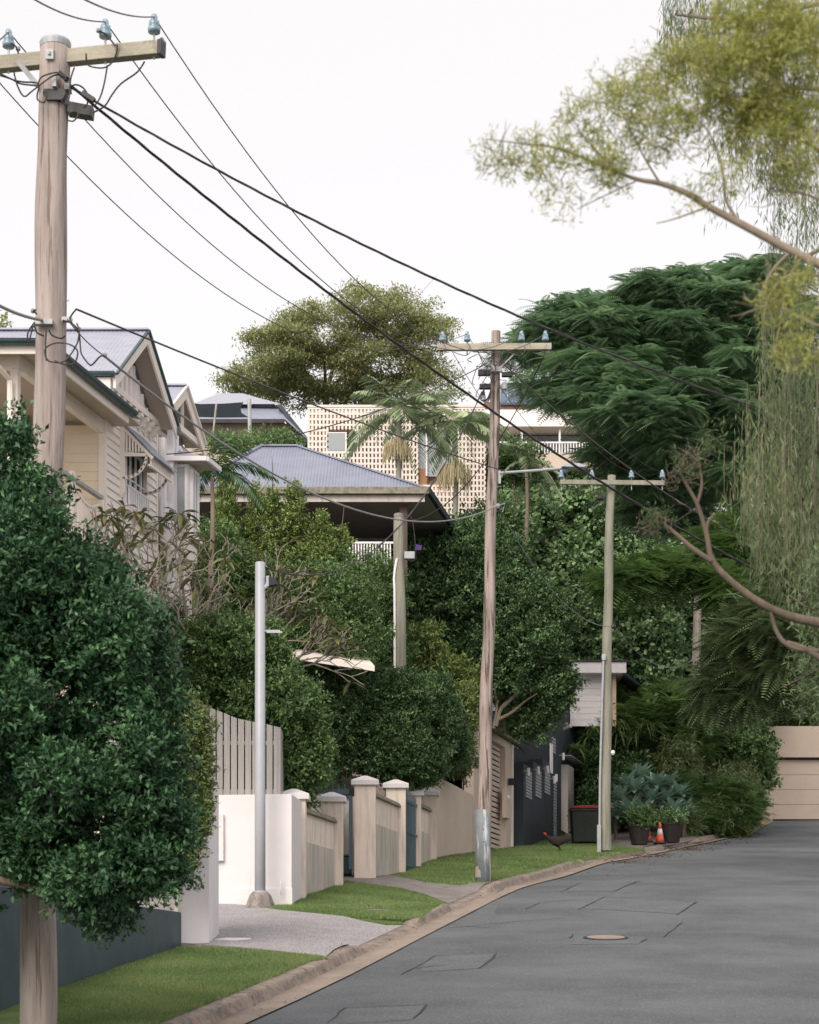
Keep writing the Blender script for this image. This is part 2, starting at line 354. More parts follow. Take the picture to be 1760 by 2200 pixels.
def sheet(name, poly, dz, mat, step=.3, **k):   # drape a polygon over the ground by a clipped fine grid
    import bmesh
    bm = bmesh.new(); pl = [A(q[:2], float) for q in poly]
    vs = [bm.verts.new((q[0], q[1], 0)) for q in pl]; bm.faces.new(vs)
    y0 = min(q[1] for q in pl); y1 = max(q[1] for q in pl)
    yy = y0+step
    while yy < y1:
        bmesh.ops.bisect_plane(bm, geom=bm.verts[:]+bm.edges[:]+bm.faces[:], plane_co=(0,yy,0), plane_no=(0,1,0)); yy += step
    x0 = min(q[0] for q in pl)+step; x1 = max(q[0] for q in pl)
    while x0 < x1:
        bmesh.ops.bisect_plane(bm, geom=bm.verts[:]+bm.edges[:]+bm.faces[:], plane_co=(x0,0,0), plane_no=(1,0,0)); x0 += step
    bmesh.ops.triangulate(bm, faces=bm.faces[:])
    zs = surf([v.co.x for v in bm.verts],[v.co.y for v in bm.verts])
    for v, z_ in zip(bm.verts, zs): v.co.z = float(z_)+dz
    bmesh.ops.recalc_face_normals(bm, faces=bm.faces[:])
    if sum(f.normal.z for f in bm.faces) < 0: bmesh.ops.reverse_faces(bm, faces=bm.faces[:])
    me = bpy.data.meshes.new(name); bm.to_mesh(me); bm.free(); me.materials.append(mat)
    o = bpy.data.objects.new(name, me); col.objects.link(o); tag(o, **k); return o
def R(pts, o=0): return [ray(x, y, o)[:2] for x, y in pts]
def kseg(a, b, o=.262):  # kerb back edge between two projected x's
    e = KP+KNn*o; s = (projx >= a) & (projx <= b) & (KP[:,1] > 20); return [q for q in e[s]]
drive = R([(330,2022),(391,2031),(550,2041),(640,2050),(700,2057)])+kseg(745,905)+R([(905,1972),(830,1977),(725,1968),(600,1956),(520,1945),(440,1940),(330,1940)])
sheet('driveway', drive, .012, M['pebble'], kind='structure')
pathp = R([(738,1896),(830,1905),(910,1916),(969,1930)])+kseg(980,1059)+R([(1056,1896),(980,1900),(915,1897),(857,1884),(800,1878),(770,1872),(735,1868),(700,1868),(700,1892)])
sheet('footpath', pathp, .012, M['path'], kind='structure')
d3 = R([(1216,1850)])+kseg(1256,1312)+R([(1312,1837),(1290,1837),(1240,1843)])
sheet('crossover', d3, .012, M['path'], kind='structure')
d4 = R([(1388,1824)])+kseg(1396,1500)+R([(1500,1800),(1470,1790),(1420,1785),(1380,1776),(1320,1772),(1290,1768),(1245,1772),(1200,1788),(1215,1795),(1250,1803),(1290,1812)])
sheet('side_driveway', d4, .012, M['path'], kind='structure')
# ------------------------------------------------------------------ grass
def grassmesh(name, polys, n, h, seed, mat, hole=None, **k):
    r = np.random.default_rng(seed); pts = []
    for poly in polys:
        p = A([q[:2] for q in poly]); a, b = p.min(0), p.max(0)
        q = a+r.random((n, 2))*(b-a); q = q[inside(q, p)]
        if hole is not None: q = q[~inside(q, A([h2[:2] for h2 in hole]))]
        pts.append(q)
    q = np.concatenate(pts); m = len(q)
    patch = np.sin(q[:,0]*2.1+np.sin(q[:,1]*1.3)*2)*np.sin(q[:,1]*1.7+q[:,0])*.5+.5
    ang = r.random(m)*2*np.pi; hh = h*(.5+r.random(m)*.9)*(.75+.4*patch); wd = .0035*(1+q[:,1]/30.)
    lean = r.normal(0, .35, (m,2))*hh[:,None]
    z = surf(q[:,0],q[:,1])-.014
    base = np.c_[q, z]; sx = np.c_[np.cos(ang)*wd, np.sin(ang)*wd, np.zeros(m)]
    tip = base+np.c_[lean, hh]
    v = np.stack([base-sx, base+sx, tip], 1).reshape(-1,3); f = np.arange(3*m).reshape(-1,3)
    tint = np.clip(.25+.35*patch+r.normal(0,.16,m)+(r.random(m)<.07)*.6, 0, 1)
    return tag(mkobj(name, v, f, mat, tint=tint), kind='stuff', cat='grass', **k)
gmat = leafmat('grass_blades', (.085,.15,.045), (.19,.285,.095), (.42,.41,.22), .3, .6)
lawn1 = R([(110,2240),(119,2128),(250,2083),(384,2036),(470,2036),(550,2042),(640,2051),(700,2058)])+[q for q in reversed([e for e in kseg(330,720,.27)])]
lawn1 = R([(30,2250),(119,2130),(384,2037),(470,2038),(550,2043),(640,2052),(705,2060)])+list(reversed(kseg(-400,712,.25)))
lawn2 = R([(905,1970),(830,1976),(725,1968),(600,1956),(540,1948),(627,1946),(640,1930),(700,1908),(738,1894),(830,1905),(910,1917),(965,1930)])
lawn3 = R([(1056,1896),(980,1899),(915,1895),(857,1883),(870,1876),(900,1868),(935,1845),(1020,1830),(1110,1820),(1140,1818),(1165,1807),(1205,1794),(1290,1812),(1388,1824),(1312,1836),(1240,1842),(1216,1849),(1256,1858)])+list(reversed(kseg(1062,1254,.25)))
hole = R([(780,1956),(835,1960),(835,1950),(782,1947)])
grassmesh('grass', [lawn1], 330000, .05, 1, gmat, label='short green lawn below the dark slate wall in the bottom left corner')
grassmesh('grass', [lawn2], 160000, .05, 2, gmat, hole=hole, label='short green lawn between the pebble driveway and the concrete footpath')
grassmesh('grass', [lawn3], 210000, .055, 3, gmat, label='green lawn around the steel sleeved pole beyond the footpath')
r_ = np.random.default_rng(11)
def litter(name, pts, size, mat, label, dz=0):
    m = len(pts); ang = r_.random(m)*6.28; z = G(pts[:,1])+dz
    u = np.c_[np.cos(ang), np.sin(ang), r_.normal(0,.2,m)]*size[:,None]; vv = np.c_[-np.sin(ang), np.cos(ang), r_.normal(0,.3,m)]*size[:,None]*.4
    c = np.c_[pts, z+.012]
    v = np.stack([c-u, c+vv, c+u, c-vv], 1).reshape(-1,3)
    return tag(mkobj(name, v, np.arange(4*m).reshape(-1,4), mat, tint=r_.random(m)), label, 'leaves', kind='stuff')
lm = leafmat('dry_leaves', (.1,.05,.03), (.2,.09,.045), (.3,.2,.1), .1, .9)
q = []
for (x, y, sx, sy, n) in ((1400,1840,40,2.5,420),(1460,1825,50,2.5,500),(1340,1853,25,2,160),(1530,1812,45,2,300),(1590,1795,18,5,420),(1480,1812,30,2,250),(1620,1850,70,16,120),(1450,1870,90,9,150)):
    for _ in range(n): q.append(ray(x+r_.normal(0,sx), y+r_.normal(0,sy), -.13)[:2])
litter('fallen_leaves', A(q), .02+.03*r_.random(len(q)), lm, 'reddish dead leaves and twigs scattered on the road near the traffic cone', -.125)
q = []
for i in range(0, len(KP)):
    if KP[i,1] > 18 and low[i] < .3:
        for _ in range(5): q.append(KP[i]+KNn[i]*(.3+abs(r_.normal(0,.09)))+r_.normal(0,.1,2))
q += [ray(x,y)[:2] for x,y in zip(r_.uniform(925,1000,160), r_.uniform(1838,1862,160)) if y-1838 > 0]
q = A(q); 
gm2 = leafmat('dry_grass', (.16,.13,.06), (.27,.21,.1), (.36,.28,.15), .2, .9)
m = len(q); a = r_.random(m)*6.28; hh = .03+.05*r_.random(m)
bs = np.c_[q, G(q[:,1])-.01]; sx = np.c_[np.cos(a),np.sin(a),a*0]*.006; v = np.stack([bs-sx,bs+sx,bs+np.c_[r_.normal(0,.04,(m,2)),hh]],1).reshape(-1,3)
tag(mkobj('dry_grass', v, np.arange(3*m).reshape(-1,3), gm2, tint=r_.random(m)), 'straw coloured dry grass tufts along the back of the kerb', 'grass', kind='stuff')
q = []
for i in range(len(KP)):
    if KP[i,1] > 18:
        for _ in range(3): q.append(KP[i]-KNn[i]*abs(r_.normal(.05,.16))+r_.normal(0,.15,2))
litter('gutter_debris', A(q), .008+.018*r_.random(len(q)), lm, 'fine leaf crumbs and grit lying along the concrete gutter', -.125)
# cracks, patches and markings on the road, each a thin sheet that follows the road
def roadz(x, y):
    t = x-kx_edge(A([y]), .405)[0]; return float(G(y))+road_z+.05*math.sin(math.pi*min(1,max(0,t)/9.))
def rray(x, y):
    p = ray(x, y, -.1); return p
def crack(m, pix, wd=.02, dz=.008, jitter=.02):
    pts = [rray(*q)[:2] for q in pix]; pts = resample(pts, .25, False)+[pts[-1]]
    L = []; Rr = []
    for i, q in enumerate(pts):
        a = pts[max(i-1,0)]; b = pts[min(i+1,len(pts)-1)]; d = (b-a)/np.linalg.norm(b-a); n = A([-d[1], d[0]])
        q = q+n*r_.normal(0, jitter*.4); ww = wd*(.5+r_.random())
        for s, l in ((1,L),(-1,Rr)):
            c = q+n*ww*s; l.append((c[0], c[1], roadz(*c)+dz))
    for i in range(len(pts)-1): m.quad(L[i], Rr[i], Rr[i+1], L[i+1])
CR = [[(703,2195),(740,2163),(915,2158)],[(915,2158),(905,2175),(888,2188)],[(862,2091),(900,2072),(935,2051),(1070,2046)],[(1068,2048),(1055,2062),(1030,2080)],[(895,2078),(940,2072),(960,2072)],
 [(1000,1988),(1100,1979),(1215,1973)],[(1224,2017),(1232,2008),(1395,2014)],[(1390,2020),(1375,2027)],[(1240,1955),(1300,1927)],[(1300,1928),(1400,1935),(1496,1939)],[(1496,1940),(1455,1968)],[(1465,1984),(1427,2016)],
 [(1130,1952),(1160,1938),(1240,1932)],[(1205,1916),(1245,1897)],[(1375,1893),(1320,1916)],[(1160,1917),(1210,1913)],[(1497,1966),(1545,1970),(1595,1974)]]
mb = MB()
for c in CR: crack(mb, c, .0085)
tag(mb.build('road_cracks', M['crack']), kind='structure')
def rpatch(name, pix, mat, dz, **k):
    import bmesh
    pts = [rray(*q)[:2] for q in pix]; bm = bmesh.new(); bm.faces.new([bm.verts.new((q[0],q[1],0)) for q in resample(pts,.5)])
    y = min(q[1] for q in pts)+.3
    while y < max(q[1] for q in pts):
        bmesh.ops.bisect_plane(bm, geom=bm.verts[:]+bm.edges[:]+bm.faces[:], plane_co=(0,y,0), plane_no=(0,1,0)); y += .3
    x = min(q[0] for q in pts)+.4
    while x < max(q[0] for q in pts):
        bmesh.ops.bisect_plane(bm, geom=bm.verts[:]+bm.edges[:]+bm.faces[:], plane_co=(x,0,0), plane_no=(1,0,0)); x += .4
    bmesh.ops.triangulate(bm, faces=bm.faces[:])
    for v in bm.verts: v.co.z = roadz(v.co.x, v.co.y)+dz
    bmesh.ops.recalc_face_normals(bm, faces=bm.faces[:])
    if sum(f.normal.z for f in bm.faces) < 0: bmesh.ops.reverse_faces(bm, faces=bm.faces[:])
    me = bpy.data.meshes.new(name); bm.to_mesh(me); bm.free(); me.materials.append(mat)
    o = bpy.data.objects.new(name, me); col.objects.link(o); return tag(o, **k)
for pts in ([(725,2198),(742,2164),(912,2159),(890,2190)],[(905,2072),(936,2052),(1066,2047),(1030,2080),(905,2085)],[(1252,1952),(1300,1929),(1494,1940),(1455,1965)],[(1228,2030),(1236,2010),(1390,2015),(1375,2030)],[(1090,1895),(1050,1990),(1000,1987),(960,1990),(1030,1950)],[(1215,1914),(1250,1896),(1370,1893),(1320,1915)]):
    rpatch('road_patch', pts, M['asphalt2'], .004, kind='structure')
mh = rray(1302, 2017)
o = thing('manhole_cover', (mh[0], mh[1], roadz(mh[0],mh[1])), 'small pale metal service cover set in the asphalt of the near road', 'manhole cover')
mb = MB(); mb.lathe((mh[0],mh[1],roadz(mh[0],mh[1])+.013), [(.36,-.08),(.36,0),(.3,.004)], 24); mb.v = [(a_,b_,c_+.128*(b_-mh[1])) for a_,b_,c_ in mb.v]; mb.build('frame', M['crack'], o)
mb = MB(); mb.lathe((mh[0],mh[1],roadz(mh[0],mh[1])+.018), [(.3,-.05),(.3,.003),(.28,.006)], 24); mb.v = [(a_,b_,c_+.128*(b_-mh[1])) for a_,b_,c_ in mb.v]; mb.build('lid', M['gutter'], o)
yl = [(1592,1799),(1608,1792),(1622,1783),(1634,1773),(1641,1764),(1645,1758.5)]
mb = MB(); crack(mb, yl, .07, .01, 0); tag(mb.build('yellow_line', M['yellow']), kind='structure')
# small things on the verge
pp = ray(500, 2021); o = None
mb = MB(); 
mb.prism([(pp[0]-.26,pp[1]-.08,pp[2]+.005),(pp[0]+.08,pp[1]-.14,pp[2]-.005),(pp[0]+.27,pp[1]+.08,pp[2]+.025),(pp[0]-.1,pp[1]+.14,pp[2]+.033)], (0,0,.018))
tag(mb.build('paving_slab', M['white'], base=pp), 'flat pale slab lying on the pebble driveway beside the white gate wall', 'slab')
hc = ray(808, 1953)
o = thing('water_meter_box', hc, 'small sunken concrete meter box in the lawn between driveway and footpath', 'meter box')
mb = MB(); mb.box(hc[0]-.26,hc[0]+.26,hc[1]-.2,hc[1]+.2,hc[2]-.2,hc[2]-.005); mb.build('rim', M['concrete'], o)
mb = MB(); mb.box(hc[0]-.2,hc[0]+.2,hc[1]-.15,hc[1]+.15,hc[2]-.15,hc[2]+.004); mb.build('lid', M['crack'], o)
#==BUILD==
# ================================================================== STRUCTURES
W = Fr(-1.953-.3, 38, .221)      # rendered street wall line (front face of the piers at o=.3)
def pier(Yf, xr, ztop, zbase, wdt, label, group='cream rendered gate piers', capw=.07, width=.46):
    # camera-facing front face at Yf, street face right edge at pixel xr
    XR = (xr-CX)/F*(Yf+wdt)
    x0, x1 = XR-width, XR
    t = thing('gate_pier', (x0+width/2, Yf+wdt/2, zbase), label, 'pier', group)
    m = MB(); m.box(x0, x1, Yf, Yf+wdt, zbase-.6, ztop-.22); m.build('shaft', M['cream'], t, bevel=.008)
    c = capw; m = MB(); a = (x0+x1)/2; b = Yf+wdt/2
    lo = [(x0-c,Yf-c),(x1+c,Yf-c),(x1+c,Yf+wdt+c),(x0-c,Yf+wdt+c)]
    m.v = [(p[0],p[1],ztop-.22) for p in lo]+[(p[0],p[1],ztop-.11) for p in lo]+[(a-.05,b-.05,ztop),(a+.05,b-.05,ztop),(a+.05,b+.05,ztop),(a-.05,b+.05,ztop)]
    m.f = [(3,2,1,0)]+[(i,(i+1)%4,(i+1)%4+4,i+4) for i in range(4)]+[(i+4,(i+1)%4+4,(i+1)%4+8,i+8) for i in range(4)]+[(8,9,10,11)]
    m.build('cap', M['white'], t, bevel=.012)
    return x0, x1, Yf, Yf+wdt
PR = [  # Yf, xr, top y, base y, depth, label
 (37.75,659,1695,1935,.42,'cream pier at the near end of the stepped wall, tight against the white wall'),
 (40.5,738,1702,1897,.42,'cream pier on the left side of the open vehicle gate, above the front lawn'),
 (43.1,808,1667,1880,.42,'tallest cream pier on the right side of the open vehicle gate'),
 (46.0,872,1675,1877,.42,'cream pier on the left side of the narrow blue pedestrian gate'),
 (47.8,905,1692,1868,.42,'cream pier partly hidden behind the narrow blue pedestrian gate'),
 (49.5,938,1692,1848,.42,'cream pier at the far end where the tall blank retaining wall begins')]
PB = [pier(Y, xr, zz(ty, Y+.2), zz(by, Y)-.05, dp, l) for Y, xr, ty, by, dp, l in PR]
def panel(i, j, rail_y, band_y, base_y, label):
    xa, xb = PB[i][1], PB[j][1]; ya, yb = PB[i][3], PB[j][2]
    k = (PB[j][1]-PB[i][1])/(PB[j][2]-PB[i][2]); xs = xa-.10; 
    fr = Fr(xs, PB[i][3], k)
    zr = zz(rail_y, ya); zb = zz(band_y, ya)
    t = thing('panel_wall', fr.pt((ya+yb)/2, -.1, zb-1), label, 'wall', 'low wall panels between the cream piers')
    m = MB(); fr.box(m, ya-.02, yb+.02, -.2, 0, zb-.02, zr-.08); m.build('upper_panel', M['cream'], t)
    m = MB(); fr.box(m, ya-.01, yb+.01, -.22, .03, zb-2.2, zb); m.build('lower_panel', M['greyr'], t, bevel=.005)
    m = MB(); pr = []
    for a in range(8): th = math.pi*a/7; pr.append((math.cos(th), math.sin(th)))
    A0 = fr.pt(ya, -.08, zr-.1); A1 = fr.pt(yb, -.08, zr-.1)
    pts = [(A0[0]+c*.17, A0[1], A0[2]+s*.13) for c, s in pr]
    m.prism(pts, A(A1)-A(A0)); m.build('coping', M['mossr'], t)
panel(0, 1, 1733, 1806, 1930, 'near panel of the stepped wall with green plant leaning over it')
panel(2, 3, 1700, 1767, 1880, 'middle panel of the stepped wall between vehicle gate and blue gate')
panel(4, 5, 1724, 1783, 1860, 'far short panel of the stepped wall right of the blue gate')
# pedestrian gate between piers 3 and 4
Y0, Y1 = PB[3][3]+.02, PB[4][2]-.02; k = (PB[4][1]-PB[3][1])/(PB[4][2]-PB[3][2]); fr = Fr(PB[3][1]-.03, PB[3][3], k)
t = thing('pedestrian_gate', fr.pt((Y0+Y1)/2, 0, 3.0), 'narrow dark blue steel gate topped with thin spikes between cream piers', 'gate')
zt, zb_ = zz(1716, Y0), zz(1860, Y0)
for z0_, z1_ in ((zt-.07,zt),(zb_,zb_+.08),((zt+zb_)/2,(zt+zb_)/2+.05)):
    m = MB(); fr.box(m, Y0,Y1,-.02,.03,z0_,z1_); m.build('rail', M['bluegate'], t)
n = 4; ww = (Y1-Y0)/n
for i in range(n): m = MB(); fr.box(m, Y0+i*ww+.06, Y0+(i+1)*ww-.08, -.015, .015, zb_-.06, zt-.01); m.build('slat', M['bluegate'], t)
for i in range(11):
    y = Y0+.06+i*(Y1-Y0-.12)/10; p = fr.pt(y, 0, zt); m = MB(); m.bar(p, (p[0],p[1],zt+.26-.012*i), .018); m.build('spike', M['bluegate'], t)
# opened vehicle gate, seen edge-on inside the opening
gx1 = PB[2][0]; t = thing('vehicle_gate', (gx1-.1, PB[2][2], 2.4), 'tall blue steel gate standing open inside the gap between two cream piers', 'gate')
yy = PB[2][2]+.1; zt = zz(1700, yy); zb_ = zz(1867, yy)
m = MB(); m.box(gx1-.12,gx1-.04,yy,yy+.06,zb_,zt-.1); m.box(gx1-.9,gx1-.12,yy+.05,yy+.1,zt-.05,zt+.06); m.box(gx1-.2,gx1-.12,yy+.0,yy+.05,zt-.17,zt-.12); m.build('frame', M['bluegate'], t)
m = MB()
for i in range(6): m = MB(); m.box(gx1-.9+.13*i, gx1-.88+.13*i, yy+.9, yy+.93, zt-.0, zt+.25); m.build('spike', M['bluegate'], t)
m = MB()
m.bar((gx1-.95,yy+.92,zt-.02),(gx1-.1,yy+.92,zt-.02),.04); m.build('top_rail', M['bluegate'], t)
# inner wall behind the opening, a small wheelie bin
t = thing('courtyard_wall', P(660, 1850, 44.5), 'grey rendered courtyard wall seen through the open gateway', 'wall')
m = MB(); a = P(620,1700,44.2); b = P(765,1740,45.6); m.prism([(a[0],a[1],1.5),(b[0],b[1],1.5),(b[0],b[1],zz(1702,45)),(P(742,0,45)[0],45.4,zz(1716,45)),(P(736,0,45)[0],45.4,zz(1722,45)),(a[0],a[1],zz(1695,44.2))],(0,.25,0)); m.build('panel', M['greyr'], t)
m = MB(); q = P(660,1690,44); m.box(q[0]-.1,q[0]+.5,44,44.4,2,zz(1697,44)); m.build('pier', M['cream'], t)
q = P(740, 1860, 43.9)
t = thing('small_bin', (q[0],q[1],float(G(43.9))), 'small blue grey tub standing on the ground inside the open gateway', 'bin')
m = MB(); gz = float(G(43.9)); m.box8([(q[0]-.16,43.7,gz+.04),(q[0]+.16,43.7,gz+.04),(q[0]+.16,44.1,gz+.04),(q[0]-.16,44.1,gz+.04),(q[0]-.2,43.65,gz+.42),(q[0]+.14,43.65,gz+.42),(q[0]+.14,44.15,gz+.42),(q[0]-.2,44.15,gz+.42)]); m.build('body', M['steelp'] if False else M['slate'], t, bevel=.02)
m = MB(); m.box(q[0]-.22,q[0]+.16,43.62,44.18,gz+.43,gz+.47); m.build('lid', M['slate'], t, bevel=.01)
# white box wall with picket fence
xr = (627-CX)/F*36.6; zt = zz(1706,36.6)
t = thing('white_wall', (xr-1, 36.7, 1.7), 'bright white rendered wall at the back of the pebble driveway, under the picket fence', 'wall')
m = MB(); m.box8([(xr-2.6,36.9,0.9),(xr,36.6,0.9),(xr+.16,38.3,0.9),(xr-2.6,38.3,0.9),(xr-2.6,36.9,zt),(xr,36.6,zt),(xr+.16,38.3,zt),(xr-2.6,38.3,zt)]); m.build('body', M['white'], t, bevel=.012)
m = MB(); a = A([xr-1.45,36.75,0]); b = A([xr,36.575,0])
for (y0_, y1_, pz) in ((1893,1894.5,.006),):
    pass
zz0 = zz(1908,36.6)
m.box8([(xr-2.3,36.845,.9),(xr+.012,36.58,.9),(xr+.012,36.7,.9),(xr-2.3,36.9,.9),(xr-2.3,36.845,zz0),(xr+.012,36.58,zz0),(xr+.012,36.7,zz0),(xr-2.3,36.9,zz0)]); m.build('plinth', M['white'], t, bevel=.006)
m = MB(); q = P(453,1749,36.72); q2 = P(481,1850,36.72); m.box(q[0]-.3,q2[0],36.66,36.9,q2[2],q[2]); m.build('meter_panel', M['white'], t, bevel=.008)
m = MB(); q = P(604,1900,36.5); m.tube([q+A([0,0,.08]),q+A([0,-.05,.02]),q+A([0,-.05,-.12]),q+A([0,0,-.2])],.012); m.build('pipe_stub', M['white'], t)
t = thing('picket_fence', P(530,1706,38.2), 'tall pale grey timber picket fence standing on the bright white wall', 'fence')
pk = MB(); x = 420.; top = [(400,1500),(456,1522),(483,1532),(505,1542),(540,1550),(575,1556),(601,1563)]
pts = []
while x < 600:
    ty = np.interp(x, [q[0] for q in top], [q[1] for q in top]); ty2 = np.interp(x+13.6, [q[0] for q in top], [q[1] for q in top])
    a = P(x, ty, 37.3); b = P(x+12.6, ty2, 37.3); zb_ = zt-.01
    pk.prism([(a[0],a[1],zb_),(b[0],b[1],zb_),(b[0],b[1],b[2]),(a[0],a[1],a[2])],(0,.022,0)); x += 15.3
pk.build('pickets', M['fence'], t)
a = P(415,1690,37.34); b = P(601,1690,37.34); a2 = P(601,1600,37.34)
for z0_, z1_ in ((zt+.02,zt+.16),(a2[2],a2[2]+.07)):
    m = MB(); m.box(a[0],b[0],37.325,37.37,z0_,z1_); m.build('rail', M['fence'], t)
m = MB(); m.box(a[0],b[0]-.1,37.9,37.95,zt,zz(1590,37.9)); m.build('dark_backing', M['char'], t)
m = MB(); m.box(b[0]-.005,b[0]+.02,37.28,38.2,zt,zz(1563,37.3)); m.build('end_board', M['fence'], t)
# gate wall in the foreground with slate wall
t = thing('gate_wall', P(420,2030,30), 'white rendered gate wall end beside the pebble driveway, half covered by hedge', 'wall')
a = P(389,2033,29.7); b = P(451,2023,30.0)
m = MB(); m.box8([(a[0],29.7,.3),(b[0],29.9,.3),(b[0]+.02,31.2,.3),(a[0]-.3,31.2,.3),(a[0],29.7,3.4),(b[0],29.9,3.4),(b[0]+.02,31.2,3.4),(a[0]-.3,31.2,3.4)]); m.build('body', M['white'], t, bevel=.01)
m = MB(); m.box(a[0]-.04,a[0]-.002,29.66,29.9,.3,3.4); m.build('corner_strip', M['trim'], t)
m = MB()
gpts = [ray(x,y) for x,y in ((391,2033),(450,2036),(550,2042),(640,2051),(702,2059))]
for i in range(len(gpts)-1):
    p, q = gpts[i], gpts[i+1]; m.box8([(p[0],p[1]-.12,p[2]-.4),(q[0],q[1]-.12,q[2]-.4),(q[0],q[1],q[2]-.4),(p[0],p[1],p[2]-.4),(p[0],p[1]-.12,p[2]+.05-.012*i),(q[0],q[1]-.12,q[2]+.038-.012*i),(q[0],q[1],q[2]+.038-.012*i),(p[0],p[1],p[2]+.05-.012*i)])
tag(m.build('driveway_edging', M['concrete']), kind='structure')
s = Fr(-3.41, 29.5, .187)
t = thing('slate_wall', s.pt(25,0,.1), 'dark slate blue retaining wall beside the lawn in the bottom left corner', 'wall')
m = MB(); s.box(m, 12, 29.66, -.25, 0, -2.6, 1.31); m.build('body', M['slate'], t, bevel=.01)
m = MB(); s.box(m, 27, 29.6, -.2, -.08, 1.312, 1.62); m.build('upper_board', M['trim'], t)
# blank retaining wall after the last pier, up to the louvred garage
XE = PB[5][1]-.08; ge = P(1018,0,54)
t = thing('retaining_wall', (XE,50,3.3), 'tall blank beige retaining wall rising between last pier and louvred garage', 'wall')
kk = (ge[0]-.02-XE)/(54-49.92); rf = Fr(XE, 49.92, kk)
m = MB()
pz = [(49.93,zz(1665,50)),(50.2,zz(1666,50.2)),(53.98,zz(1708,54))]
m.prism([(*rf.pt(49.93,0,2.6),),(*rf.pt(53.98,0,2.6),)]+[rf.pt(y,0,z) for y,z in pz[::-1]], (-.25,0,0)); m.build('body', M['beige'], t, bevel=.01)
m = MB(); m.box(ge[0]-2.4, ge[0]-.26, 54.0, 54.3, 3.0, zz(1600,54)); m.build('back_wall', M['beige'], t)
# ---- louvred garage
g = Fr(ge[0], 54, .268)
t = thing('louvred_garage', g.pt(56.5,-1,4.2), 'beige flat roofed garage with slatted street openings behind the steel sleeved pole', 'garage')
zt = zz(1532,54)
def gy(x, o=0): return g.Y(x, o)
Ya, Yb, Yc, Yd = gy(1031), gy(1086,-.0), 58.3, gy(1098)
m = MB()
g.box(m, 54, Ya, -.3, 0, 3.2, zt-.2)             # street skin left of the opening
g.box(m, Ya, Yb, -.3, 0, zz(1588,56)-.0, zt-.2)     # lintel
g.box(m, Yb, 58.6, -.3, 0, 3.2, zt-.2)
m.build('street_wall', M['beige'], t, bevel=.006)
m = MB(); m.box(ge[0]-6, ge[0]-.305, 54, 54.25, 3, zt+.02); m.build('end_wall', M['beige'], t)
m = MB(); g.box(m, 53.9, 58.9, -5, .06, zt-.19, zt-.08); m.build('roof', M['char'], t)
m = MB(); g.box(m, 53.85, 58.95, .06, .2, zt-.22, zt-.06); m.build('gutter', M['mossr'], t)
m = MB()
z = 3.9
while z < zz(1588,56): g.box(m, Ya+.02, Yb-.02, -.19, -.15, z, z+.105); z += .15
m.build('louvres', M['beige'], t)
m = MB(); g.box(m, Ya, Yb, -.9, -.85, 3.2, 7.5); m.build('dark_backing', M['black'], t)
m = MB(); yq = gy(1088,.0); 
g.box(m, 58.62, 58.75, -.1, .05, 3.8, zt-.25); m.build('downpipe', M['trim'], t)
m = MB(); g.box(m, gy(1086,.1)+.0, gy(1096,.1), .002, .12, zz(1758,57.6), zz(1696,57.6)); m.build('meter_box', M['beige'], t, bevel=.01)
m = MB(); mq = g.pt(gy(1091,.12), .13, zz(1712,57.6)); m.lathe((mq[0],mq[1],mq[2]-.05),[(.05,0),(.06,.03),(.05,.1)],10); m.build('meter', M['trim'], t)
m = MB(); a = g.pt(gy(1028,.1), .02, zz(1637,54.5)); m.box(a[0],a[0]+.1,a[1]-.05,a[1]+.05,a[2]-.1,a[2]+.08); a = g.pt(gy(1098,.1), .02, zz(1677,58)); m.box(a[0],a[0]+.2,a[1]-.03,a[1]+.03,a[2]-.12,a[2]+.08); m.build('wall_light', M['char'], t)
# ---- charcoal building
hX = (1125-CX)/F*59; h = Fr(hX, 59, .26); 
t = thing('charcoal_building', h.pt(62,-1,4.6), 'charcoal rendered building with slatted openings and silver wall lights', 'building')
m = MB(); zt1 = zz(1639,59)
Yh1, Yh2, Yh3, Yh4 = h.Y(1146), h.Y(1166), h.Y(1183), 0
for a, b, ty in ((59,h.Y(1146),1640),(h.Y(1146),h.Y(1166),1636),(h.Y(1166),h.Y(1184),1630)):
    zt_ = zz(ty,a)
    h.box(m, a, b, -.45, 0 if a == 59 else -.03*0, 3.9, zt_)
m.build('fence_wall', M['char'], t)
m = MB(); Y5 = h.Y(1184); Y6 = h.Y(1206); Y7 = h.Y(1232); Y8 = h.Y(1244,-.05)
zt2 = zz(1500,63)
h.box(m, Y5+.002, Y6, -3.5, 0, 4.2, zz(1528,Y5))
h.box(m, Y6, Y7, -3.5, -.0, zz(1632,Y6), zz(1521,Y6)+.1)
h.box(m, Y7, Y8, -3.5, -.02, 4.2, zz(1532,Y7)); 
m.build('tower_wall', M['char'], t, bevel=.01)
m = MB(); h.box(m, Y6+.02, Y7-.02, -.35, -.3, 4.6, zz(1632,Y6)); m.build('garage_door', M['galv'], t)
m = MB(); h.box(m, h.Y(1219), Y7-.005, -.29, .02, 4.6, zz(1634,Y6)); m.build('door_jamb', M['trim'], t)
m = MB(); h.box(m, Y6, Y7+.2, 0, .32, zz(1624,Y6), zz(1624,Y6)+.03); m.build('door_hood', M['galv'], t)
for (xa, xb, yt, yb) in ((1129.5,1141.5,1652,1712),(1150.5,1162,1650,1710),(1170.5,1181,1645,1703)):
    ya, yb2 = h.Y(xa,.01), h.Y(xb,.01); zb0, zt0 = zz(yb,ya), zz(yt,ya); n = 9
    w = MB()
    for i in range(n):
        z = zb0+(zt0-zb0)*i/n; h.box(w, ya, yb2, .004, .03, z, z+(zt0-zb0)/n*.74)
    w.build('slat_panel', M['galv'], t)
w = MB(); ya, yb2 = h.Y(1190,.01), h.Y(1195,.01); z = 5.0
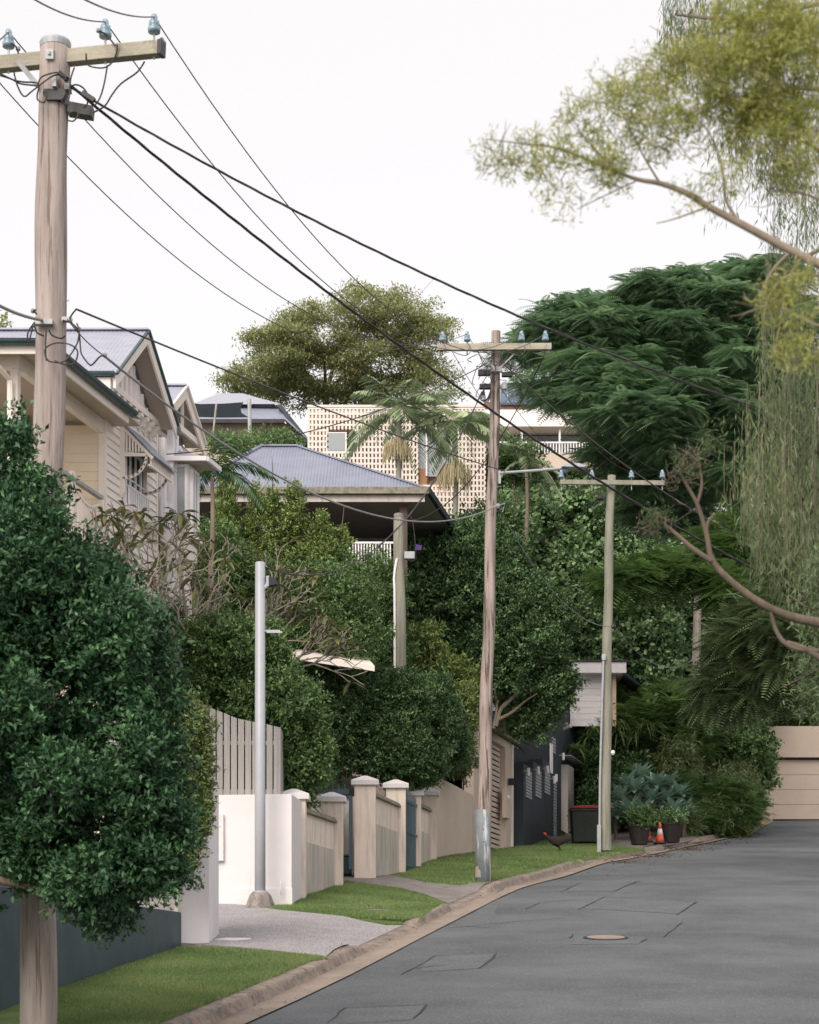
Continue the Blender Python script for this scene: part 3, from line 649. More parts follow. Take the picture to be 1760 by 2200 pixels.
while z < zz(1672,63): h.box(w, ya, yb2, .004, .03, z, z+.075); z += .1
w.build('slat_panel', M['galv'], t)
w = MB(); ya, yb2 = h.Y(1186,.01), h.Y(1193,.01); z = zz(1608,62.5)
while z < zz(1577,62.5): h.box(w, ya, yb2, .004, .03, z, z+.075); z += .1
w.build('slat_panel', M['galv'], t)
w = MB(); h.box(w, h.Y(1181), h.Y(1185), .004, .05, zz(1648,61.5), zz(1582,61.5)); w.build('white_post', M['trimw'], t)
for (x, y) in ((1134,1655),(1155,1652),(1175,1650),(1194,1668),(1209,1622),(1190,1672)):
    Yl = h.Y(x, .12); q = A(h.pt(Yl, .14, zz(y,Yl)))
    w = MB(); w.lathe((q[0],q[1],q[2]-.17),[(.035,0),(.045,.01),(.045,.22),(.035,.24)],10); wl = w.build('wall_light', M['trimw'], t); w = MB(); w.bar(q+A([-.14,0,-.02]), q, .03); w.build('bracket', M['galv'], wl)
w = MB(); Yl = h.Y(1204,.1); q = A(h.pt(Yl,.1,zz(1560,Yl))); w.bar(q, q+A([.2,-.25,.05]), .05); w.bar(q+A([.1,-.2,-.12]), q+A([.3,-.45,-.05]), .1); w.build('flood_light', M['galv'], t)
w = MB(); q = P(1040,1520,62); w.prism([P(1040,1530,62),P(1226,1520,66.5),P(1225,1492,67),P(1150,1478,68),P(1040,1500,62.5)],(0,.4,0)); 
w = MB(); w.box(P(1036,0,64)[0], P(1200,0,64)[0], 63.6, 66, zz(1522,64), zz(1490,64)); w.build('roof', M['irond'], t)
w = MB(); w.box(P(1030,0,63.5)[0], P(1200,0,63.5)[0], 63.5, 63.62, zz(1527,63.5), zz(1519,63.5)); w.build('gutter', M['galv'], t)
w = MB(); w.box(P(1085,0,63.8)[0], P(1185,0,63.8)[0], 63.8, 66, 5, zz(1527,63.8)); w.build('rear_wall', M['char'], t)
# ---- far garage at the bend
t = thing('far_garage', P(1700,1758,77), 'plain tan rendered garage with wide panelled door facing down the street', 'garage')
X = lambda x, d=77.: (x-CX)/F*d
m = MB(); m.box(X(1632), X(1660), 77, 77.6, 6.6, zz(1560,77)); m.box(X(1660), X(1960), 77.0, 77.6, zz(1627,77), zz(1560,77)); m.box(X(1960),X(2100),77,77.6,6.6,zz(1560,77)); m.build('front_wall', M['tan'], t, bevel=.01)
m = MB(); m.box(X(1615), X(1632)-.003, 77.25, 79, 6.6, zz(1560,77)-.3); m.box(X(1560),X(2100),79,85,6.6,zz(1560,77)-.02); m.build('side_wall', M['tan'], t)
m = MB()
zb_, zt_ = 7.0, zz(1631,77)
for i in range(4): z0 = zb_+(zt_-zb_)*i/4; m.box(X(1660), X(1960), 77.22, 77.3, z0+.006, zb_+(zt_-zb_)*(i+1)/4-.006)
m.build('door', M['tandoor'], t)
m = MB(); m.box(X(1655),X(1965),77.31,77.35,6.9,zz(1620,77)); m.build('door_recess', M['black'], t)
# ---- small white building above the bank
t = thing('white_cottage', P(1290,1520,66), 'small white building with deep flat fascia glimpsed above the planted bank', 'building')
m = MB(); a = X(1222,66); b = X(1346,66); m.box(a, b, 66, 69, zz(1446,66), zz(1422,66)); m.build('fascia', M['white'], t, bevel=.02)
m = MB(); m.box(a-.05, b+.08, 65.95, 69.1, zz(1422,66)+.002, zz(1418,66)); m.build('roof', M['char'], t)
m = MB(); z = zz(1560,66.5)
while z < zz(1450,66.5): m.box(X(1225,66.5), X(1293,66.5), 66.5, 66.56, z, z+.2); z += .208
m.build('wall_boards', M['white'], t)
m = MB(); m.box(X(1316,66.4), X(1324,66.4), 66.4, 66.9, zz(1560,66.4), zz(1446,66.4)-.01); m.build('brick_pier', M['brickw'], t)
m = MB(); m.box(X(1293,66.4), X(1380,69), 68.9, 69, 7.5, zz(1446,66)); m.build('rear_wall', M['interior2'], t)
m = MB(); m.prism([P(1346,1446,66),P(1378,1470,66.4),P(1372,1473,66.4),P(1342,1449,66)],(0,2.5,0)); m.build('side_roof', M['char'], t)
# ================================================================== QUEENSLANDER HOUSE
a = Fr(-5.48, 36, .2234)
t = thing('timber_house', (-7, 37, 4), 'cream weatherboard house with street gable, verandah and slatted window hood', 'house')
m = MB(); a.boards(m, 36.0, 38.62, .0, 4.0, 11.0, .15); m.build('street_wall', M['wb'], t)
m = MB(); a.box(m, 36.03, 38.6, -.2, -.004, 2.4, 11.0); m.build('wall_core', M['wb'], t)
m = MB(); a.fboards(m, 36, -6.5, -.09, 4.4, 10.35, .165); m.build('front_wall', M['wbc'], t)
m = MB(); a.box(m, 35.96, 36.03, -.1, .03, 4.0, 11.0); a.box(m, 38.58, 38.66, -.1, .035, 4.0, 11.0); m.build('corner_post', M['trim'], t)
# verandah
m = MB(); a.box(m, 32.2, 35.97, -6.5, .05, 7.9, 8.05); m.build('verandah_floor', M['trim'], t)
for Yp, op in ((32.35,-.16),(32.35,-2.3)):
    m = MB(); a.box(m, Yp, Yp+.12, op, op+.12, 8.05, 10.3); m.build('verandah_post', M['trim'], t)
m = MB(); a.box(m, 32.3, 32.48, -6.5, 0, 10.22, 10.44); a.box(m, 32.485, 35.955, -.12, 0, 10.2, 10.44); m.build('verandah_beam', M['trim'], t)
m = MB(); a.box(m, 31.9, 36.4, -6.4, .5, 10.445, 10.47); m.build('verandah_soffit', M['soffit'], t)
m = MB(); a.box(m, 31.86, 31.9, -6.5, .54, 10.3, 10.5); a.box(m, 31.905, 35.7, .5, .54, 10.3, 10.5); m.build('fascia', M['trim'], t)
def gutterprof(fr, Y0, Y1, o0, o1, z, mb, r=.075):
    if abs(Y1-Y0) > abs(o1-o0):
        p0, p1 = A(fr.pt(Y0,o0,z)), A(fr.pt(Y1,o1,z)); ring = [(math.cos(t_)*r, 0, math.sin(t_)*r) for t_ in np.linspace(math.pi, 2*math.pi, 7)]
    else:
        p0, p1 = A(fr.pt(Y0,o0,z)), A(fr.pt(Y1,o1,z)); ring = [(0, math.cos(t_)*r, math.sin(t_)*r) for t_ in np.linspace(math.pi, 2*math.pi, 7)]
    mb.prism([p0+A(q) for q in ring], p1-p0)
m = MB(); gutterprof(a, 31.78, 31.78, -6.5, .66, 10.5, m, .085); gutterprof(a, 31.72, 35.7, .63, .63, 10.5, m, .085); m.build('gutter', M['green'], t)
m = MB()
e0 = [a.pt(31.75,.58,10.49), a.pt(35.72,.58,10.49), a.pt(36.4,-.0,10.72), a.pt(36.4,-3,11.25), a.pt(33.5,-2.0,11.2), ]
m.add([a.pt(31.75,.6,10.5), a.pt(36.2,.6,10.5), a.pt(36.2,-1.4,11.02), a.pt(33.7,-1.4,11.02), a.pt(31.75,-6.5,10.5), a.pt(33.7,-6.5,11.02), a.pt(36.2,-6.5,11.02)], [(0,1,2,3),(4,0,3,5),(5,3,2,6)]); m.build('verandah_roof', M['iron'], t)
# railing along the street side with swagged balusters
m = MB(); 
ra, rb = 33.0, 35.9
m.bar(a.pt(ra,-.03,9.02), a.pt(rb,-.03,9.02), .09, .06); m.build('handrail', M['galv'], t)
m = MB()
for (y0_, y1_) in ((32.6,34.55),(34.62,35.9)):
    n = int((y1_-y0_)/.115)
    for i in range(n+1):
        f_ = i/n; y = y0_+(y1_-y0_)*f_; zt_ = 8.93-.2*math.sin(math.pi*f_)
        m.bar(a.pt(y,-.03,8.1), a.pt(y,-.03,zt_), .04, .025)
    pts = [a.pt(y0_+(y1_-y0_)*f_, -.03, 8.93-.2*math.sin(math.pi*f_)) for f_ in np.linspace(0,1,9)]
    for i in range(8): m.bar(pts[i], pts[i+1], .05, .04)
a.box(m, 34.55, 34.62, -.07, .01, 8.1, 9.15); a.box(m, 35.88,35.95,-.07,.01,8.1,9.0); m.build('balusters', M['trim'], t)
m = MB(); p0 = a.pt(32.3,-.35,10.4); m.tube([a.pt(31.8,-.2,10.4), a.pt(31.9,-.2,10.15), a.pt(32.25,-.12,10.0), a.pt(32.28,-.12,8.0)], .05, 8); m.build('downpipe', M['trim'], t)
m = MB(); q = P(2,780,33.5); m.box(q[0]-1.5,q[0]+.05,35.7,35.8,8.2,zz(780,35.8)); m.build('verandah_blind', M['glass'], t)
# street gable
def gable(fr, Yc, hw, zr, ze, o, back, tparent, roofmat, trimmat, gutter=None, openg=False, eo=.1):
    m = MB(); th = .03
    for sgn in (-1, 1):
        ye = Yc+sgn*hw; p = [fr.pt(Yc,o,zr), fr.pt(ye,o,ze), fr.pt(ye,back,ze), fr.pt(Yc,back,zr)]
        if sgn > 0: p = p[::-1]
        # corrugations as real ribs
        n = int((o-back)/.076)*2; L = []
        for i in range(n+1):
            oo = o+(back-o)*i/n; up = .014*(i % 2)
            L.append((fr.pt(Yc,oo,zr+up), fr.pt(ye,oo,ze+up)))
        for i in range(n): m.quad(L[i][0], L[i][1], L[i+1][1], L[i+1][0])
    m.build('roof', roofmat, tparent)
    m = MB(); m.bar(fr.pt(Yc,o+.02,zr+.02), fr.pt(Yc,back,zr+.02), .16, .03); m.build('ridge_cap', roofmat, tparent)
    for sgn in (-1, 1):
        m = MB(); ye = Yc+sgn*hw
        pr = [fr.pt(Yc,o+.01,zr-.02), fr.pt(ye,o+.01,ze-.02), fr.pt(ye,o+.01,ze-.24), fr.pt(Yc,o+.01,zr-.24)]
        m.prism(pr, (-.04,0,0)); m.build('barge_board', trimmat, tparent)
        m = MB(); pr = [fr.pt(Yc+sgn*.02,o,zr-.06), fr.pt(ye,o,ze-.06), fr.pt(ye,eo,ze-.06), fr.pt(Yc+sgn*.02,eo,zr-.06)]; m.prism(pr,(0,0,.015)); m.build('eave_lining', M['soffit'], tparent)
        m = MB(); m.bar(fr.pt(Yc,o+.03,zr+.012), fr.pt(ye,o+.03,ze+.012), .05, .035); m.build('verge_trim', gutter or trimmat, tparent)
gable(a, 36.75, 1.6, 12.3, 11.0, .5, -5.5, t, M['iron'], M['trim'], M['green'])
m = MB(); a_ = MB(); gutterprof(a, 35.08, 35.08, .52, -1.2, 11.02, m, .07); m.build('eave_gutter', M['green'], t); m = MB(); p = a.pt(38.36,.5,10.9); m.box(p[0]-.06,p[0]+.06,p[1]-.05,p[1]+.1,10.85,11.0); m.build('eave_gutter', M['green'], t)
m = MB(); a.box(m, 35.14, 35.2, -1.4, .42, 10.75, 10.94); m.build('eave_fascia', M['trim'], t)
m = MB(); m.prism([a.pt(35.62,.1,11.05), a.pt(37.95,.1,11.05), a.pt(36.77,.1,12.05)], (-.05,0,0)); m.build('gable_panel', M['trimw'], t)
m = MB()
for i in range(10):
    y = 35.75+i*.225; zt_ = 12.05-abs(y-36.77)/1.17*1.0
    if zt_ > 11.15: m = MB(); a.box(m, y, y+.035, .1, .14, 11.1, zt_); m.build('gable_batten', M['trim'], t)
m = MB(); a.box(m, 35.55, 38.3, .02, .2, 10.98, 11.09); m.build('gable_beam', M['trim'], t)
for i in range(9):
    y = 35.8+i*.3; m = MB()
    m.prism([a.pt(y,.03,10.97), a.pt(y,.2,10.97), a.pt(y,.2,10.9), a.pt(y,.14,10.86), a.pt(y,.12,10.8), a.pt(y,.05,10.76), a.pt(y,.03,10.7)], A(a.pt(y+.11,0,0))-A(a.pt(y,0,0))); m.build('bracket', M['trim'], t)
# hood over the window
Y0, Y1, Oo = 36.68, 37.85, .62
m = MB(); m.prism([a.pt(Y0-.04,.02,10.66), a.pt(Y0-.04,Oo+.04,10.0), a.pt(Y0-.04,Oo+.04,9.975), a.pt(Y0-.04,.02,10.63)], A(a.pt(Y1+.04,0,0))-A(a.pt(Y0-.04,0,0))); m.build('hood_roof', M['irond'], t)
for y in (Y0, Y1-.03):
    m = MB(); e = A(a.pt(y+.03,0,0))-A(a.pt(y,0,0))
    zt_ = lambda o_: 10.62-(o_/Oo)*.65
    m.prism([a.pt(y,.0,9.2), a.pt(y,.11,9.32), a.pt(y,.11,zt_(.11)), a.pt(y,.0,zt_(0))], e)
    m.prism([a.pt(y,.11,9.98), a.pt(y,.56,9.98), a.pt(y,.56,zt_(.56)), a.pt(y,.11,10.06)], e)
    for i in range(8):
        o_ = .125+i*.056
        m.prism([a.pt(y,o_,10.06), a.pt(y,o_+.032,10.06), a.pt(y,o_+.032,zt_(o_+.032)), a.pt(y,o_,zt_(o_))], e)
    m.bar(a.pt(y+.01,.0,zt_(0)-.03), a.pt(y+.01,Oo,zt_(Oo)-.03), .03, .06)
    arc = [(.1+.42*math.sin(t_), 9.56+.42*(1-math.cos(t_))) for t_ in np.linspace(0, math.pi/2, 8)]
    for i in range(7): m.prism([a.pt(y,arc[i][0],arc[i][1]), a.pt(y,arc[i+1][0],arc[i+1][1]), a.pt(y,arc[i+1][0],arc[i+1][1]+.06), a.pt(y,arc[i][0]-.045,arc[i][1]+.03)], e)
    m.build('hood_side', M['trim'], t)
m = MB()
for i in range(12):
    y = Y0+.06+i*.092; a.box(m, y, y+.05, Oo-.07, Oo-.05, 9.82, 10.02)
a.box(m, Y0, Y1, Oo-.08, Oo-.04, 9.8, 9.84); m.build('hood_valance', M['trim'], t)
m = MB(); a.box(m, Y0+.05, Y1-.05, .035, .045, 9.9, 10.55); m.build('window_head', M['char'], t)
def window(fr, Y0, Y1, z0, z1, o, tp, frame, glass, nv=3, nh=2, bars=True):
    m = MB(); w_ = .05
    fr.box(m,Y0,Y0+w_,o,o+.06,z0,z1); fr.box(m,Y1-w_,Y1,o,o+.06,z0,z1); fr.box(m,Y0+w_,Y1-w_,o,o+.06,z1-w_,z1); fr.box(m,Y0+w_,Y1-w_,o,o+.06,z0,z0+w_)
    for i in range(1,nv): y = Y0+(Y1-Y0)*i/nv; fr.box(m,y-.02,y+.02,o,o+.05,z0+w_,z1-w_)
    for i in range(1,nh):
        z = z0+(z1-z0)*i/nh; fr.box(m,Y0+w_,Y1-w_,o+.002,o+.04,z-.015,z+.015)
    wo = m.build('window', frame, tp)
    m = MB(); m.quad(fr.pt(Y0+w_,o+.02,z0+w_), fr.pt(Y1-w_,o+.02,z0+w_), fr.pt(Y1-w_,o+.02,z1-w_), fr.pt(Y0+w_,o+.02,z1-w_)); m.build('pane', glass, wo)
    return wo
window(a, 36.83, 37.92, 9.12, 10.2, .022, t, M['trimw'], M['glass'], 4, 2)
m = MB(); m.prism([a.pt(36.72,.02,9.1), a.pt(36.72,.16,9.06), a.pt(36.72,.16,9.02), a.pt(36.72,.02,9.02)], A(a.pt(38.05,0,0))-A(a.pt(36.72,0,0))); m.build('window_sill', M['trim'], t)
m = MB()
for i in range(10): y = 36.86+i*.113; a.box(m, y, y+.045, .1, .13, 9.1, 9.5)
a.box(m, 36.84, 37.92, .095, .135, 9.47, 9.5); m.build('window_balustrade', M['trimw'], t)
# rear section of the house: recessed wall, posts, blind, bay window and second gable
m = MB(); a.boards(m, 38.66, 41.25, -.25, 4.0, 11.35); m.build('rear_street_wall', M['wb'], t)
m = MB(); a.box(m, 38.66, 41.25, -.45, -.255, 2.4, 11.3); a.box(m, 41.25, 41.3, -4, -.2, 2.4, 11.3); m.build('rear_wall_core', M['wb'], t)
for (Yp, z0_, z1_, w_) in ((38.72,9.1,10.9,.12),(39.2,4.5,11.2,.11),(39.36,4.5,11.2,.13)):
    m = MB(); a.box(m, Yp, Yp+w_, .02, .02+w_, z0_, z1_); m.build('porch_post', M['trimw'], t)
m = MB(); a.box(m, 38.7, 39.2, .05, .08, 8.9, 9.75); m.build('porch_blind', M['white'], t)
m = MB(); m.tube([a.pt(39.75,.05,11.0), a.pt(39.75,.12,10.85), a.pt(39.75,.12,7.6)], .055, 8); m.build('rear_downpipe', M['trimw'], t)
m = MB(); a.box(m, 39.42, 39.95, -.2, .36, 8.7, 10.58); m.build('bay_wall', M['wb'], t)
window(a, 39.5, 39.9, 9.2, 10.5, .362, t, M['trimw'], M['glassl'], 2, 1)
m = MB(); w_ = .05
for o0_, o1_ in ((-.1,-.05),(.1,.15),(.3,.355)): a.box(m, 39.38, 39.417, o0_, o1_, 9.2, 10.5)
a.box(m, 39.38, 39.417, -.1, .355, 9.15, 9.199); a.box(m, 39.38, 39.417, -.1, .355, 10.501, 10.55); wo = m.build('window', M['trimw'], t)
m = MB(); a.box(m, 39.4, 39.415, -.05, .3, 9.2, 10.5); m.build('pane', M['glassl'], wo)
m = MB(); a.box(m, 39.33, 40.0, .37, .45, 9.12, 9.19); m.build('rear_sill', M['trim'], t)
m = MB(); m.add([a.pt(39.2,.78,10.64), a.pt(39.98,.78,10.64), a.pt(40.4,-.1,10.95), a.pt(39.6,-.1,10.95), a.pt(39.2,-1.2,10.64), a.pt(39.6,-1.2,10.95)], [(0,1,2,3),(4,0,3,5)]); m.build('bay_roof', M['iron'], t)
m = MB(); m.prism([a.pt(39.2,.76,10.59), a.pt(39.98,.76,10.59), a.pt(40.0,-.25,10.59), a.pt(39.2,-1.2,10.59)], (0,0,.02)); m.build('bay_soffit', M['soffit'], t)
m = MB(); a.box(m, 39.15, 39.2, -1.2, .8, 10.57, 10.66); a.box(m, 39.2, 40.0, .77, .83, 10.57, 10.66); m.build('bay_fascia', M['trimw'], t)
gable(a, 39.75, 1.15, 12.2, 11.35, .2, -4, t, M['iron'], M['trim'], eo=-.2)
m = MB(); m.prism([a.pt(38.75,-.2,11.3), a.pt(40.75,-.2,11.3), a.pt(39.75,-.2,12.05)], (-.05,0,0)); m.build('rear_gable_panel', M['interior'], t)
m = MB(); a.box(m, 38.7,40.8,.1,.16,11.28,11.4); m.bar(a.pt(39.75,.13,11.4), a.pt(39.75,.13,12.1), .06); m.build('gable_truss', M['trim'], t)
# ================================================================== GREY HIP ROOF HOUSE
b = Fr(P(917,0,51.5)[0], 51.5, .18)
t = thing('grey_roof_house', (b.X0-4, 54, 9), 'low pavilion house with grey hipped corrugated roof and deep shaded verandah', 'house')
ze = zz(1050, 51.5); XL = P(395,0,51.5)[0]-b.X0
zr = zz(960, 54.5); rL = P(560,0,54.5)[0]; rR = P(641,0,54.5)[0]
m = MB()
def corr(m, p0, p1, q0, q1, n):   # eave p0->p1, ridge q0->q1
    L = []
    for i in range(n+1):
        f_ = i/n; up = A([0,0,.018*(i % 2)]); L.append((A(p0)+(A(p1)-A(p0))*f_+up, A(q0)+(A(q1)-A(q0))*f_+up))
    for i in range(n): m.quad(L[i][0], L[i+1][0], L[i+1][1], L[i][1])
E0, E1, E2, E3 = (b.X0+XL,51.5,ze), b.pt(51.5,0,ze), b.pt(57,0,ze), (b.X0+XL,57.5,ze)
R0, R1 = (rL,54.5,zr), (rR,54.5,zr)
# front slope with vertical corrugations, clipped by hips
n = 150
for i in range(n):
    def col_(f_):
        x = E0[0]+(E1[0]-E0[0])*f_
        if x < R0[0]: g_ = (x-E0[0])/(R0[0]-E0[0])
        elif x > R1[0]: g_ = (E1[0]-x)/(E1[0]-R1[0])
        else: g_ = 1
        return x, g_
    x0, g0 = col_(i/n); x1, g1 = col_((i+1)/n); u0 = .022*(i % 2); u1 = .022*((i+1) % 2)
    m.quad((x0,51.5,ze+u0),(x1,51.5,ze+u1),(x1,51.5+3*g1,ze+(zr-ze)*g1+u1),(x0,51.5+3*g0,ze+(zr-ze)*g0+u0))
m.add([E1,E2,R1,R0,E3,E0],[(0,1,2),(1,4,3,2),(4,5,3)]); m.build('roof', M['irond'], t)
m = MB()
for p, q in ((E0,R0),(R0,R1),(R1,E1),(R1,E2)): m.bar(A(p)+A([0,0,.03]), A(q)+A([0,0,.03]), .16, .04)
m.build('hip_cap', M['irond'], t)
m = MB(); m.box(E0[0],E1[0]+.05,51.38,51.5,ze-.15,ze+.02); m.build('front_gutter', M['galv'] if False else M['mossr'], t)
m = MB(); m.box(E0[0],E1[0]-.05,51.52,51.6,ze-.33,ze-.16); m.build('front_beam', M['greyr'], t)
m = MB(); b.box(m, 51.4, 57.1, 0, .1, ze-.14, ze+.03); m.build('side_gutter', M['char'], t)
m = MB(); b.box(m, 51.6, 57, -8.5, -.01, ze-.15, ze-.12); m.build('soffit', M['interior'], t)
m = MB(); b.box(m, 51.7, 57, -.75, -.68, 10.9, ze-.16); m.v = m.v; 
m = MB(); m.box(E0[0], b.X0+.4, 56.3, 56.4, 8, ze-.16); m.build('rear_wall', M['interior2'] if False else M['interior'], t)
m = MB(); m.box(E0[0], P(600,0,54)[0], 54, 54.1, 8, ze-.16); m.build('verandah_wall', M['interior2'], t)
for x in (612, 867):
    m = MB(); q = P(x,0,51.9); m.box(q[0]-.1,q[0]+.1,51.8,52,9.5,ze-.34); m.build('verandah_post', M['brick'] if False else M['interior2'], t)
m = MB(); 
for i in range(17): x = P(738,0,52)[0]+i*.075; m.box(x,x+.035,51.95,51.98,zz(1215,52),zz(1166,52))
m.box(P(736,0,52)[0],P(846,0,52)[0],51.93,52,zz(1169,52),zz(1165,52)); m.build('balustrade', M['trimw'], t)
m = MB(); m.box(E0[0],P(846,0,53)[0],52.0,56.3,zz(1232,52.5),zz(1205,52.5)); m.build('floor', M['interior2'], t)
for x, y in ((608,1130),(899,1175)):
    m = MB(); q = P(x,y,51.7); m.prism([q+A([-.10,0,-.07]),q+A([.06,0,-.09]),q+A([.1,0,.04]),q+A([-.07,0,.07])],(0,.06,0)); m.build('purple_cloth', M['purple'], t)
# ================================================================== BREEZE BLOCK BUILDING
t = thing('breeze_block_building', P(840,1100,62), 'pale building wrapped in a perforated breeze block screen behind the palms', 'building')
D = 62.; 
def xs(x): return (x-CX)/F*D
x0, x1 = xs(661), xs(1042); ztop = zz(870,D); zbot = zz(1200,D)
m = MB(); cw = 8.05/F*D; rh = 11.9/F*D
holes = [(706,762,926,972),(898,978,922,1042)]
nx = int((x1-x0)/cw); nz = int((ztop-zbot)/rh)
for r in range(nz):
    zt_ = ztop-.07-r*rh; py = HZ-zt_*F/D
    segs = [(x0,x1)]
    # horizontal band
    def cut(segs, a_, b_):
        o_ = []
        for s0, s1 in segs:
            if b_ <= s0 or a_ >= s1: o_.append((s0,s1)); continue
            if a_ > s0: o_.append((s0,a_))
            if b_ < s1: o_.append((b_,s1))
        return o_
    for hx0,hx1,hy0,hy1 in holes:
        if hy0 < py+4 < hy1: segs = cut(segs, xs(hx0), xs(hx1))
    if py > 985: segs = cut(segs, xs(640), xs(640)) 
    for s0, s1 in segs: m.box(s0, s1, D, D+.14, zt_-rh*.36, zt_)
    for c in range(nx+1):
        x = x0+c*cw; px = CX+F*x/D; ok = True
        for hx0,hx1,hy0,hy1 in holes:
            if hx0 < px+2 < hx1 and hy0 < py+8 < hy1: ok = False
        if ok: m.box(x, x+cw*.56, D+.003, D+.137, zt_-rh+.002, zt_-rh*.36-.002)
m.box(x0-.02,x1,D-.02,D+.16,ztop-.068,ztop+.0); m.build('block_screen', M['breeze'], t)
m = MB(); m.box(x0+.05,x1-.05,D+.42,D+.5,zbot,ztop-.1); m.build('inner_wall', M['brickw'], t)
m = MB(); m.box(xs(700),xs(745),D+.02,D+.12,zz(970,D),zz(928,D)); wo = m.build('window', M['trim'], t)
m = MB(); m.box(xs(703),xs(741),D+.0,D+.018,zz(968,D),zz(930,D)); m.build('pane', M['glassl'], wo)
m = MB(); m.box(xs(742),xs(762),D+.2,D+.25,zz(972,D),zz(926,D)); m.build('window_void', M['black'], t)
m = MB(); m.box(xs(899),xs(977),D+.2,D+.25,zz(1020,D),zz(922,D)); wo = m.build('glazed_opening', M['glassl'], t)
m = MB(); m.box(xs(915),xs(918.5),D+.1,D+.17,zz(1020,D),zz(924,D)); m.build('mullion', M['trimw'], wo)
m = MB(); m.box(xs(899),xs(918),D+.15,D+.2,zz(1045,D),zz(1003,D)); m.build('clay_panel', M['terracotta'], t)
m = MB(); m.box(x0+.2,x1-.1,D+.6,D+9,zbot,ztop-.25); m.build('body', M['beige'], t)
m = MB(); m.box(xs(795),xs(1010),D+.9,D+6,ztop-.25,ztop+.12); m.build('roof', M['white'], t)
# pale brick house behind with balcony and solar roof
t = thing('balcony_house', P(1150,1000,70), 'white house with balcony railing, brick band and solar panels right of the palms', 'house')
D2 = 70.; x2 = lambda x: (x-CX)/F*D2
m = MB(); m.box(x2(1030),x2(1420),D2,D2+6,zz(925,D2),zz(880,D2)); m.build('upper_wall', M['white'], t)
m = MB(); m.box(x2(1042),x2(1150),D2+.3,D2+4,zz(880,D2)+.002,zz(858,D2)); m.build('brick_band', M['brick'], t)
m = MB(); m.prism([(x2(1075),D2+.2,zz(866,D2)),(x2(1158),D2+.2,zz(866,D2)),(x2(1150),D2+2.2,zz(832,D2+2.2)),(x2(1082),D2+2.2,zz(832,D2+2.2))],(0,0,.06)); m.build('solar_roof', M['solar'], t)
m = MB()
for i in range(6):
    xa = x2(1075)+(x2(1158)-x2(1075))*i/5; m.bar((xa,D2+.18,zz(866,D2)+.08),(x2(1082)+(x2(1150)-x2(1082))*i/5,D2+2.2,zz(832,D2+2.2)+.08),.03)
m.build('panel_joints', M['galv'], t)
m = MB(); m.box(x2(1030),x2(1420),D2-.8,D2,zz(930,D2),zz(925,D2)-.002); m.build('balcony_roof', M['trim'], t)
m = MB(); m.box(x2(1030),x2(1420),D2+.5,D2+.6,zz(1150,D2),zz(925,D2)-.05); m.build('balcony_glass', M['glassl'], t)
m = MB()
for x in (1119,1200,1290): m.box(x2(x-2),x2(x+2),D2-.6,D2-.5,zz(990,D2),zz(931,D2))
m.build('balcony_post', M['trimw'], t)
m = MB(); 
for i in range(60): xa = x2(1050)+i*.1; m.box(xa,xa+.035,D2-.7,D2-.67,zz(985,D2),zz(963,D2))
m.box(x2(1048),x2(1420),D2-.71,D2-.66,zz(964,D2),zz(961,D2)); m.build('balustrade', M['trimw'], t)
m = MB(); m.box(x2(1030),x2(1420),D2-.75,D2+.5,zz(1020,D2),zz(986,D2)); m.build('balcony_slab', M['beige'], t)
m = MB(); m.box(x2(1040),x2(1440),D2+.7,D2+6,10,zz(925,D2)-.1); m.build('lower_wall', M['brick'], t)
# house with the shade sail
t = thing('sail_house', P(520,940,68), 'two level house with grey hipped roofs and dark shade sail in front', 'house')
D3 = 68.
def p3(x,y,d=D3): return tuple(P(x,y,d))
m = MB(); m.add([p3(414,868,67),p3(604,868,67),p3(520,845,70),p3(470,845,70),p3(604,868,74)],[(0,1,2,3),(1,4,2)]); m.build('upper_roof', M['iron'], t)
m = MB(); m.box(p3(540,0)[0],p3(604,0)[0],67.6,71,zz(905,D3),zz(870,67.6)); m.build('clerestory_wall', M['trim'], t)
m = MB(); m.box(p3(545,0)[0],p3(592,0)[0],67.5,67.58,zz(893,D3),zz(876,D3)); wo = m.build('window', M['terracotta'], t)
m = MB(); m.box(p3(549,0)[0],p3(586,0)[0],67.44,67.5,zz(891,D3),zz(879,D3)); m.build('pane', M['glassl'], wo)
m = MB(); m.prism([p3(604,868,66.5),p3(667,948,64),p3(655,950,64),p3(598,872,66.5)],(0,.5,-.1)); m.build('raked_gutter', M['char'], t)
m = MB(); m.add([p3(400,902,65),p3(613,902,65),p3(512,868,68),p3(400,868,68),p3(662,945,64),p3(604,870,68)],[(0,1,2,3),(1,4,5,2)]); m.build('lower_roof', M['irond'], t)
m = MB(); m.box(p3(400,0,65)[0],p3(612,0,65)[0],64.9,65,zz(910,65),zz(902,65)); m.build('gutter', M['black'], t)
m = MB(); m.box(p3(400,0,65.3)[0],p3(625,0,65.3)[0],65.4,68,zz(1010,65.4),zz(910,65.4)-.0); m.build('lower_wall', M['tan'], t)
for x_ in (460, 560):
    m = MB(); m.box(p3(x_,0,65.3)[0],p3(x_+48,0,65.3)[0],65.3,65.39,zz(945,65.3),zz(926,65.3)); m.build('window', M['glass'], t)
m = MB(); pr = [(x_,y_) for x_,y_ in ((400,864),(430,868),(480,867),(523,864),(517,876),(519,887),(534,896),(480,897),(400,895))]; m.prism([p3(x_,y_,62) for x_,y_ in pr],(0,.02,0))
tag(m.build('shade_sail', M['sail']), 'dark triangular shade sail stretched in front of the two level house', 'shade sail')
m = MB(); m.tube([P(536,857,61.5),P(537,950,61.5)],.06,8); tag(m.build('sail_post', M['galv']), 'plain grey steel post holding the dark shade sail corner', 'post')
m = MB(); m.tube([P(465,868,60),P(455,960,60)],.03,6); tag(m.build('bamboo_pole', M['arm']), 'thin leaning bamboo pole in front of the dark shade sail', 'pole')
